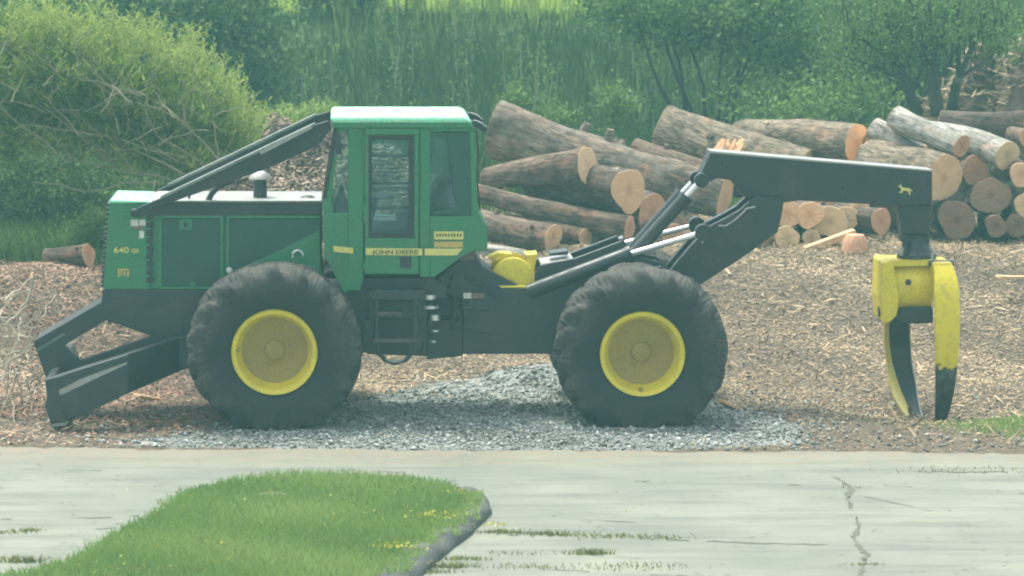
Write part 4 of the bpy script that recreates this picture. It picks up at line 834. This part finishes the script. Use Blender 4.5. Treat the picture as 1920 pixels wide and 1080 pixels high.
log('dark log behind the boom corner deep in the pile', (1440, 340), 34, 12.6, (1300, 330), .5, r2=34, bark='dark', cut='grey')
log('dark log under the level furrowed log, mostly behind the boom', (1640, 345), 36, 12.4, (1480, 335), .5, r2=36, bark='dark', cut='grey')
log('brown log behind the grey stub and the big oval end', (1740, 300), 30, 12.4, (1630, 290), .5, r2=30, bark='furrow', cut='straw')
log('short brown stump log with orange end on the bark chips at the far left', (166, 479), 22, 7.3, (90, 482), .45, r2=17, bark='brown', cut='orange', group='stray wood around the yard')
# slab and stump piece
def slab(label, a, b_, Y, th, mat, name='split_slab'):
    p, q = at(a[0], a[1], Y), at(b_[0], b_[1], Y+.2); bb = B(); bb.bar(p, q, .14, th); c_ = (p+q)/2
    for v_ in bb.bm.verts: v_.co -= c_
    o = bb.build(name, mat, None, .01); o.location = c_; put(o, label, 'wood slab', 'stray wood around the yard')
slab('pale split wooden slab leaning against the log ends under the boom', (1508, 469), (1602, 435), 9.9, .09, CUT['straw'])
slab('flat pale strip of wood on the chips at the right edge', (1870, 519), (1935, 521), 7.2, .04, CUT['straw'])
slab('pale bark strip on the chips right of the rear wheel', (1352, 752), (1392, 772), 1.3, .04, CUT['tan'])
slab('pale wood strip on the ground between blade and front wheel', (255, 742), (300, 750), 1.8, .04, CUT['bright'])
st3 = empty('splintered_butt', at(1360, 283, 11.9), 'splintered bright orange broken butt sticking up behind the boom corner', 'broken wood', 'stray wood around the yard')
for q in range(14):
    a = Vector((random.uniform(-.16, .16), random.uniform(-.1, .1), -.04)); B().tube([a, a+Vector((random.uniform(-.02, .2), 0, random.uniform(.08, .22)))], [.075, .015], 6).build('splinter', CUT['bright'], st3)
c_ = at(1603, 455, 9.7); o = B().lathe([(0, .12), (.12, .11), (.17, .03), (.18, -.12)], (0, 0, 0), 18, 'z').build('wood_chunk', CUT['orange'], None, smooth=True); o.location = c_
put(o, 'pinkish rounded wood chunk lying at the foot of the logs under the boom', 'wood chunk', 'stray wood around the yard')

# ------------------------------------------------------------------ heaps behind
def heap(name, label, cx, cy, rx, ry, h, mat, chipmat, nchip, base=None, Lr=(.06, .3), Wr=(.03, .09)):
    m = 60; u = np.linspace(-1, 1, m); U, V_ = np.meshgrid(u, u); r = np.sqrt(U**2+V_**2)
    Xh = cx+U*rx; Yh = cy+V_*ry
    Zf = lambda X, Y: gz(X, Y)-.05+h*np.clip(1-((X-cx)/rx)**2-((Y-cy)/ry)**2, 0, 1)**.8*(1+.22*np.sin(X*2.1+Y*3)+.12*np.sin(X*5.3-Y*4.1))
    Z = Zf(Xh, Yh)+.05*rng.standard_normal(Xh.shape)*(r < .95); ix = np.arange(m*m).reshape(m, m)
    f = np.stack([ix[:-1, :-1], ix[:-1, 1:], ix[1:, 1:], ix[1:, :-1]], -1).reshape(-1, 4)
    root = empty(name, (cx, cy, float(gz(cx, cy))), label, 'heap')
    v = np.stack([Xh-cx, Yh-cy, Z-float(gz(cx, cy))], -1).reshape(-1, 3); put(np_mesh('mound', v, f, mat, smooth=True), parent=root)
    X = cx+rng.uniform(-1, 1, nchip)*rx; Y = cy+rng.uniform(-1, .6, nchip)*ry
    o = chips('debris_cover', X, Y, chipmat, None, Lr, Wr, .06, Zf); o.parent = root; o.location = (-cx, -cy, -float(gz(cx, cy)))
    if 'category' in o: del o['category']
    return root
HEAPM = leafmat('heap_bits', [(.05, .036, .026), (.11, .072, .05), (.19, .125, .085), (.27, .19, .13), (.42, .33, .24)], 0)
soil = painted('heap_soil', (.15, .10, .075), (.28, .2, .15), .8, .95, scale=6)
heap('bark_heap', 'reddish brown heap of bark and dirt behind the engine hood', -3.0, 13.2, 2.3, 2.6, 1.22, soil, HEAPM, 15000, Lr=(.03, .15), Wr=(.02, .055))
heap('brush_heap', 'grey brown brush and debris heap at the right edge behind the logs', 8.6, 18.5, 2.6, 2.2, 2.1, soil, CHIPM, 6000, Lr=(.1, .6), Wr=(.015, .05))

# ------------------------------------------------------------------ vegetation
def foliage(blobs, Y, dy, n, leaf, mat, name, parent, org, up=.3, ratio=.3, clump=.16, nclump=None, bias=0.0):
    "blobs in photo measure (px,py,rx,ry); leaves gathered in clumps in the volume at real depth"
    w = np.array([b_[2]*b_[3] for b_ in blobs], float); w /= w.sum(); nc = nclump or max(20, n//45)
    pick = rng.choice(len(blobs), nc, p=w); C = []
    for j in pick:
        px, py, rx, ry = blobs[j]; c_ = at(px, py, Y); s = mpp(Y); d = rng.standard_normal(3); d /= np.linalg.norm(d); rad = rng.random()**.42
        C.append((c_.x+d[0]*rx*s*rad, c_.y+d[1]*dy*rad, c_.z+d[2]*ry*s*rad))
    C = np.array(C); which = rng.integers(0, nc, n); cl = clump*(.5+rng.random(nc))
    P = C[which]+rng.standard_normal((n, 3))*cl[which][:, None]*np.array([1, 1, .8])
    P[:, 2] = np.maximum(P[:, 2], gz(P[:, 0], P[:, 1])+.02)
    d = quat_rand_dirs(n, up); L = rng.uniform(.6, 1.3, n)*leaf; v, f = leaf_quads(P-np.array(org), L, L*ratio, d)
    tone = np.clip(rng.random(nc)[which]*.55+rng.random(n)*.45+bias, 0, 1)
    return put(np_mesh(name, v, f, mat, tone), parent=parent)
def limb(a, b_, r0, r1, sag=.0, wob=.06, n=9):
    a = Vector(a); b_ = Vector(b_); L = (b_-a).length; ph = random.random()*50
    return [a.lerp(b_, t)+Vector((mnoise.noise((t*3, ph, 0)), mnoise.noise((t*3, ph, 4)), mnoise.noise((t*3, ph, 9))))*wob*L*math.sin(math.pi*min(1, t+.05))+Vector((0, 0, sag*L*math.sin(math.pi*t))) for t in [i/(n-1) for i in range(n)]], [r0+(r1-r0)*i/(n-1) for i in range(n)]
def plant(name, label, cat, base, limbs, blobs, Y, dy, n, leaf, mat, bark=TRUNKM, group=None, foliage_name='crown', **kw):
    org = Vector(base); root = empty(name, org, label, cat, group); bb = B()
    for (a, b_, r0, r1, sg) in limbs: p, r = limb(a-org, b_-org, r0, r1, sg); bb.tube(p, r, 6)
    bb.build('trunk' if cat == 'tree' else 'stems', bark, root, smooth=True)
    foliage(blobs, Y, dy, n, leaf, mat, foliage_name, root, org, **kw); return root
def G(px, Y):
    p = at(px, 300, Y); return Vector((p.x, Y, float(gz(p.x, Y))-.05))
# fallen willow at the left
b0 = at(415, 305, 9.0); b0.z = float(gz(b0.x, 9.0)); br = []
for pts in ([(415, 305), (345, 232)], [(345, 232), (300, 205), (240, 190)], [(345, 232), (272, 178)], [(272, 178), (150, 150), (110, 122), (0, 78)], [(272, 178), (205, 175), (120, 125)], [(395, 330), (330, 300), (200, 255), (40, 235)], [(370, 340), (250, 280), (60, 300)], [(350, 350), (200, 300), (80, 200)], [(400, 320), (300, 260), (230, 140)], [(410, 300), (400, 220), (380, 150)], [(300, 340), (160, 360), (60, 340)], [(345, 232), (350, 170), (330, 110)], [(150, 150), (140, 90), (170, 50)], [(300, 330), (120, 300), (-30, 180)]):
    for q in range(len(pts)-1): d = random.uniform(-.5, .2); br.append((at(pts[q][0], pts[q][1], 8.4+d*.4), at(pts[q+1][0], pts[q+1][1], 8.4+d*.8), .022 if q == 0 else .012, .006, .02))
for _ in range(170):
    x = random.uniform(-40, 430); y0 = 60+max(0, x-100)*.38+random.uniform(30, 220); dx = random.uniform(-110, 60); dyy = random.uniform(-100, -10) if random.random() < .7 else random.uniform(-10, 50)
    Yb = random.uniform(7.6, 9.4); br.append((at(x, y0, Yb), at(x+dx, y0+dyy, Yb+random.uniform(-.4, .4)), random.uniform(.005, .010), .003, random.uniform(-.05, .1)))
wil = [(-60, 140, 130, 130), (60, 130, 120, 95), (160, 150, 120, 100), (250, 190, 110, 95), (330, 225, 90, 95), (400, 255, 75, 75), (445, 262, 45, 45), (20, 240, 130, 60), (150, 255, 130, 50), (280, 290, 90, 40), (370, 290, 60, 40)]
w_ = plant('fallen_willow', 'big yellow green willow bush sprawling with bare arching branches at the upper left', 'tree', b0, br, wil, 9.0, .8, 30000, .15, WILLOW, TWIGM, up=.45, ratio=.2, clump=.10, nclump=640)
# upright shoots along its crest
X, Yy, Zz = [], [], []
for _ in range(430):
    t = random.random(); px = 20+t*460; py = np.interp(px, [0, 100, 200, 290, 380, 420, 450, 490], [45, 55, 62, 92, 118, 165, 215, 250])+random.uniform(-6, 60); Yb = random.uniform(8.2, 9.8); p = at(px, py, Yb)
    hh = random.uniform(.010, .022); le = random.uniform(-.35, .6)
    for k in range(24): h = k*hh; X.append(p.x+random.gauss(0, .010)+h*le); Yy.append(p.y+random.gauss(0, .012)); Zz.append(p.z+h)
P = np.stack([X, Yy, Zz], -1)-np.array(b0); d = quat_rand_dirs(len(P), .55); v, f = leaf_quads(P, rng.uniform(.05, .11, len(P)), .02, d)
put(np_mesh('shoots', v, f, WILLOW, rng.uniform(.45, 1, len(P))), parent=w_)
def simple(name, label, cat, gx_, Y, blobs, dy, n, leaf, mat, r=.05, nst=5, group=None, bark=TRUNKM, **kw):
    base = G(gx_, Y); lm = []
    for k in range(nst):
        bq = blobs[k % len(blobs)]; tgt = at(bq[0]+random.uniform(-.5, .5)*bq[2], bq[1]-random.uniform(0, .6)*bq[3], Y+random.uniform(-.5, .5)*dy); lm.append((base+Vector((random.uniform(-.15, .15), random.uniform(-.1, .1), 0)), tgt, r*random.uniform(.6, 1), r*.2, 0))
    return plant(name, label, cat, base, lm, blobs, Y, dy, n, leaf, mat, bark, group, **kw)
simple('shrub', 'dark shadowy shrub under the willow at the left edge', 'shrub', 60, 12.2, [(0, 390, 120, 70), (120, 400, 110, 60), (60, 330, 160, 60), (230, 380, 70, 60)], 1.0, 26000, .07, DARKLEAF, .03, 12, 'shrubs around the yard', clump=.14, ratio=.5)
simple('shrub', 'low olive shrub between the stump log and the hood front', 'shrub', 185, 9.5, [(182, 430, 28, 40), (150, 445, 40, 20)], .4, 3500, .05, MIDLEAF, .012, 6, 'shrubs around the yard', clump=.08, ratio=.5)
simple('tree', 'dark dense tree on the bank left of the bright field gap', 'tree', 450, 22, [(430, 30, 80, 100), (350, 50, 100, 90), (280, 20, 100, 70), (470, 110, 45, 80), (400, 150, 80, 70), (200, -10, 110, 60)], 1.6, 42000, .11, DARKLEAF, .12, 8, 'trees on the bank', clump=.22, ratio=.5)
simple('tree', 'pale green tree top peeking over the willow at the top left corner', 'tree', 40, 24, [(20, -5, 60, 35), (90, 5, 60, 30), (150, 20, 50, 25)], 1.0, 9000, .11, MIDLEAF, .06, 4, 'trees on the bank', clump=.2, ratio=.5, bias=.15)
simple('bush', 'leafy green bush at the top right of centre with lighter leaves', 'bush', 1330, 21, [(1240, 20, 110, 60), (1360, 30, 110, 75), (1460, 60, 90, 70), (1180, -10, 90, 50), (1400, -20, 120, 50)], 1.4, 24000, .10, MIDLEAF, .06, 9, 'bushes on the bank', clump=.2, ratio=.5, bias=-.05)
simple('bush', 'light green bush behind the multi stemmed tree at the top right', 'bush', 1700, 23, [(1560, 40, 100, 90), (1680, 20, 110, 80), (1800, 30, 110, 80), (1900, 40, 70, 80)], 1.2, 24000, .10, MIDLEAF, .06, 9, 'bushes on the bank', clump=.22, ratio=.5, bias=.1)
simple('bush', 'bright low bush on the bank left of the dark trunks', 'bush', 1600, 18.5, [(1620, 180, 60, 40), (1540, 195, 60, 30), (1440, 205, 70, 25)], .8, 3600, .09, MIDLEAF, .02, 6, 'bushes on the bank', clump=.3, ratio=.45, bias=.15)
simple('shrub', 'small upright leafy shrub right above the big grey log', 'shrub', 965, 15.5, [(968, 195, 20, 38), (1150, 195, 32, 30), (1050, 220, 40, 18)], .4, 3600, .08, MIDLEAF, .012, 5, 'shrubs around the yard', clump=.1, ratio=.4)
simple('shrub', 'pale leafy shrub just above the limb guard bars beside the cab', 'shrub', 560, 16.5, [(540, 225, 55, 18), (600, 215, 40, 18), (470, 250, 50, 20)], .5, 5000, .07, WILLOW, .012, 5, 'shrubs around the yard', clump=.1, ratio=.4)
# multi stemmed tree
tb = G(1760, 17.0); lm = []
for (a, b_, r0, r1) in [((1722, 215), (1690, 130), .10, .07), ((1690, 130), (1600, 60), .06, .02), ((1690, 130), (1660, 20), .06, .02), ((1758, 215), (1748, 120), .12, .09), ((1748, 120), (1700, -10), .07, .03), ((1748, 120), (1790, -20), .07, .03), ((1785, 205), (1795, 150), .10, .07), ((1795, 150), (1850, 30), .06, .02), ((1795, 150), (1800, -10), .05, .02), ((1748, 120), (1740, -20), .06, .02), ((1700, 150), (1560, 95), .04, .012), ((1795, 150), (1890, 80), .03, .01), ((1722, 160), (1640, 110), .04, .012)]:
    lm.append((at(*a, 17), at(*b_, 17+random.uniform(-.5, .5)), r0, r1, 0))
for _ in range(110):
    x = random.uniform(1560, 1890); y0 = random.uniform(40, 140); lm.append((at(x, y0, 17), at(x+random.uniform(-30, 30), y0-random.uniform(40, 110), 17+random.uniform(-.7, .7)), .014, .005, 0))
plant('multi_stem_tree', 'tree with several dark stems spreading from one foot behind the right log pile', 'tree', tb, lm, [(1640, 60, 100, 70), (1760, 40, 110, 80), (1860, 60, 70, 70), (1700, 0, 120, 50), (1580, 100, 50, 30)], 17, 1.0, 11000, .075, MIDLEAF, TRUNKM, 'trees on the bank', clump=.16, ratio=.4)
# crest trees whose trunks stand against the bright field
for k, (px, r) in enumerate([(571, .05), (592, .045), (619, .05), (660, .06), (676, .09), (700, .05), (765, .03), (905, .03)]):
    Yt = 27.0+random.uniform(-.4, .5); base = G(px, Yt); tip = at(px+random.uniform(-12, 12), -130, Yt+.3)
    lb = '%s dark trunked tree on the crest in front of the bright field' % ['leftmost', 'second from left', 'third from left', 'fourth from left', 'thickest', 'sixth from left', 'second from right', 'rightmost'][k]
    plant('crest_tree', lb, 'tree', base, [(base, tip, r, r*.6, 0), (base.lerp(tip, .45), at(px+random.choice((-28, 30)), -60, Yt), r*.5, r*.2, 0)], [(px, -120, 45, 45), (px+10, 2 if k < 5 else -30, 24, 12 if k < 5 else 8)], Yt, .6, 1500, .10, DARKLEAF, TRUNKM, 'slim trees along the crest', clump=.16, ratio=.5)
# slender pale saplings on the bank
SL = 'slender pale stemmed sapling standing upright on the dark bank'
spx = list(rng.uniform(620, 1560, 46))+list(rng.uniform(500, 640, 8))
for px in spx:
    Yt = random.uniform(20.5, 25); base = G(px, Yt); hgt = random.uniform(1.0, 2.4); tip = base+Vector((random.uniform(-.15, .15), 0, hgt))
    root = empty('sapling', base, SL, 'sapling', 'slender saplings on the bank'); p, r = limb(Vector((0, 0, 0)), tip-base, random.uniform(.012, .024), .006, 0, .05)
    B().tube(p, r, 5).build('trunk', STEMG, root); n = 130
    t = rng.random(n); P = np.stack([(tip-base).x*t+.09*rng.standard_normal(n), .08*rng.standard_normal(n), hgt*(.25+.8*t)], -1); v, f = leaf_quads(P, .08, .028, quat_rand_dirs(n, .3))
    put(np_mesh('crown', v, f, MIDLEAF, rng.random(n)), parent=root)
N = 1100; pxs = rng.uniform(640, 1060, N); Y = rng.uniform(25.6, 27.6, N); X = (pxs-960)*(Y+35)/math.cos(PITCH)/FPX; X = X+.06*np.round(3*np.sin(X*9))
blades('crest_reeds', X, Y, gz(X, Y)-.02, rng.uniform(.25, .85, N), rng.uniform(.012, .028, N), WILLOW, 'tall thin reeds along the crest in front of the bright field', .12, 'reeds', np.clip(rng.random(N)*.9+.1, 0, 1))
# undergrowth on the bank, field on top
N = 62000; Y = rng.uniform(16, 27.3, N); X = (rng.random(N)*2-1)*(vis_x(Y)+.8); big_ = .5+.5*np.sin(X*.9+.6*np.sin(Y))*np.sin(Y*.7+X*.3)
tn = .18*(X > 2.5)+.14*(X > 4.5)*(Y < 21)
blades('bank_undergrowth', X, Y, gz(X, Y)-.02, rng.uniform(.25, .8, N)*(.7+.6*big_)*np.where(Y > 25.2, .3, 1), rng.uniform(.015, .04, N), BANKLEAF, 'dense tall dark weeds covering the bank behind the yard', .16, 'undergrowth', np.clip(rng.beta(2, 2.4, N)*.75+.2*big_*rng.random(N)+tn, 0, 1))
N = 16000; Y = rng.uniform(14.5, 20, N); X = (rng.random(N)*2-1)*(vis_x(Y)+.5)
blades('green_undergrowth', X, Y, gz(X, Y)-.02, rng.uniform(.15, .5, N), rng.uniform(.012, .03, N), MIDLEAF, 'fresh green low weeds along the foot of the bank', .25, 'undergrowth', np.clip(rng.beta(2, 2.4, N)*.7+.25*(X > 2), 0, 1))
N = 60000; Y = 27.5+rng.random(N)**1.5*45; X = (rng.random(N)*2-1)*(vis_x(Y)+1.0)
blades('field_grass', X, Y, gz(X, Y)-.02, rng.uniform(.15, .4, N), rng.uniform(.03, .07, N), FIELD, 'bright sunlit field grass beyond the crest of the bank', .4, 'grass')
# bare twigs beside the blade
TW_ = empty('bare_branch', at(40, 730, 1.2), 'tangle of bare pale twigs on the ground left of the blade', 'branch', 'stray wood around the yard'); org = TW_.location.copy(); bb = B()
for _ in range(80):
    x, y = random.uniform(-30, 80), random.uniform(560, 775); yy = random.uniform(.6, 2.2); p, r = limb(at(x, y, yy)-org, at(x+random.uniform(-60, 60), y+random.uniform(-80, 50), yy+random.uniform(-.3, .3))-org, random.uniform(.007, .015), .005, 0, .12)
    bb.tube(p, r, 5)
for a, b_ in (((5, 770), (62, 610)), ((20, 560), (12, 760)), ((0, 690), (72, 640)), ((60, 520), (18, 680)), ((30, 790), (80, 700))): p, r = limb(at(*a, 1.3)-org, at(*b_, 1.5)-org, .016, .007, 0, .08); bb.tube(p, r, 6)
bb.build('twigs', painted('bleached_twig', (.55, .48, .36), (.3, .25, .18), .5, .8), TW_)

# ------------------------------------------------------------------ haze
hz = bpy.data.materials.new('glare_veil'); hz.use_nodes = True; n = hz.node_tree.nodes; n.clear()
out = n.new('ShaderNodeOutputMaterial'); pv = n.new('ShaderNodeVolumePrincipled'); pv.inputs['Color'].default_value = (.42, 1, .96, 1)
pv.inputs['Density'].default_value = .0024; pv.inputs['Anisotropy'].default_value = 0; hz.node_tree.links.new(pv.outputs[0], out.inputs['Volume'])  # volume added to stand in for window glare, lifting the blacks
bm = bmesh.new(); bmesh.ops.create_cube(bm, size=1); me = bpy.data.meshes.new('veil'); bm.to_mesh(me); bm.free(); me.materials.append(hz)
o = bpy.data.objects.new('veil', me); o.scale = (3100, 3100, 11.2); o.location = (0, 0, 4.6); put(o, 'added blue green window glare haze over the whole yard', 'veil', kind='stuff')
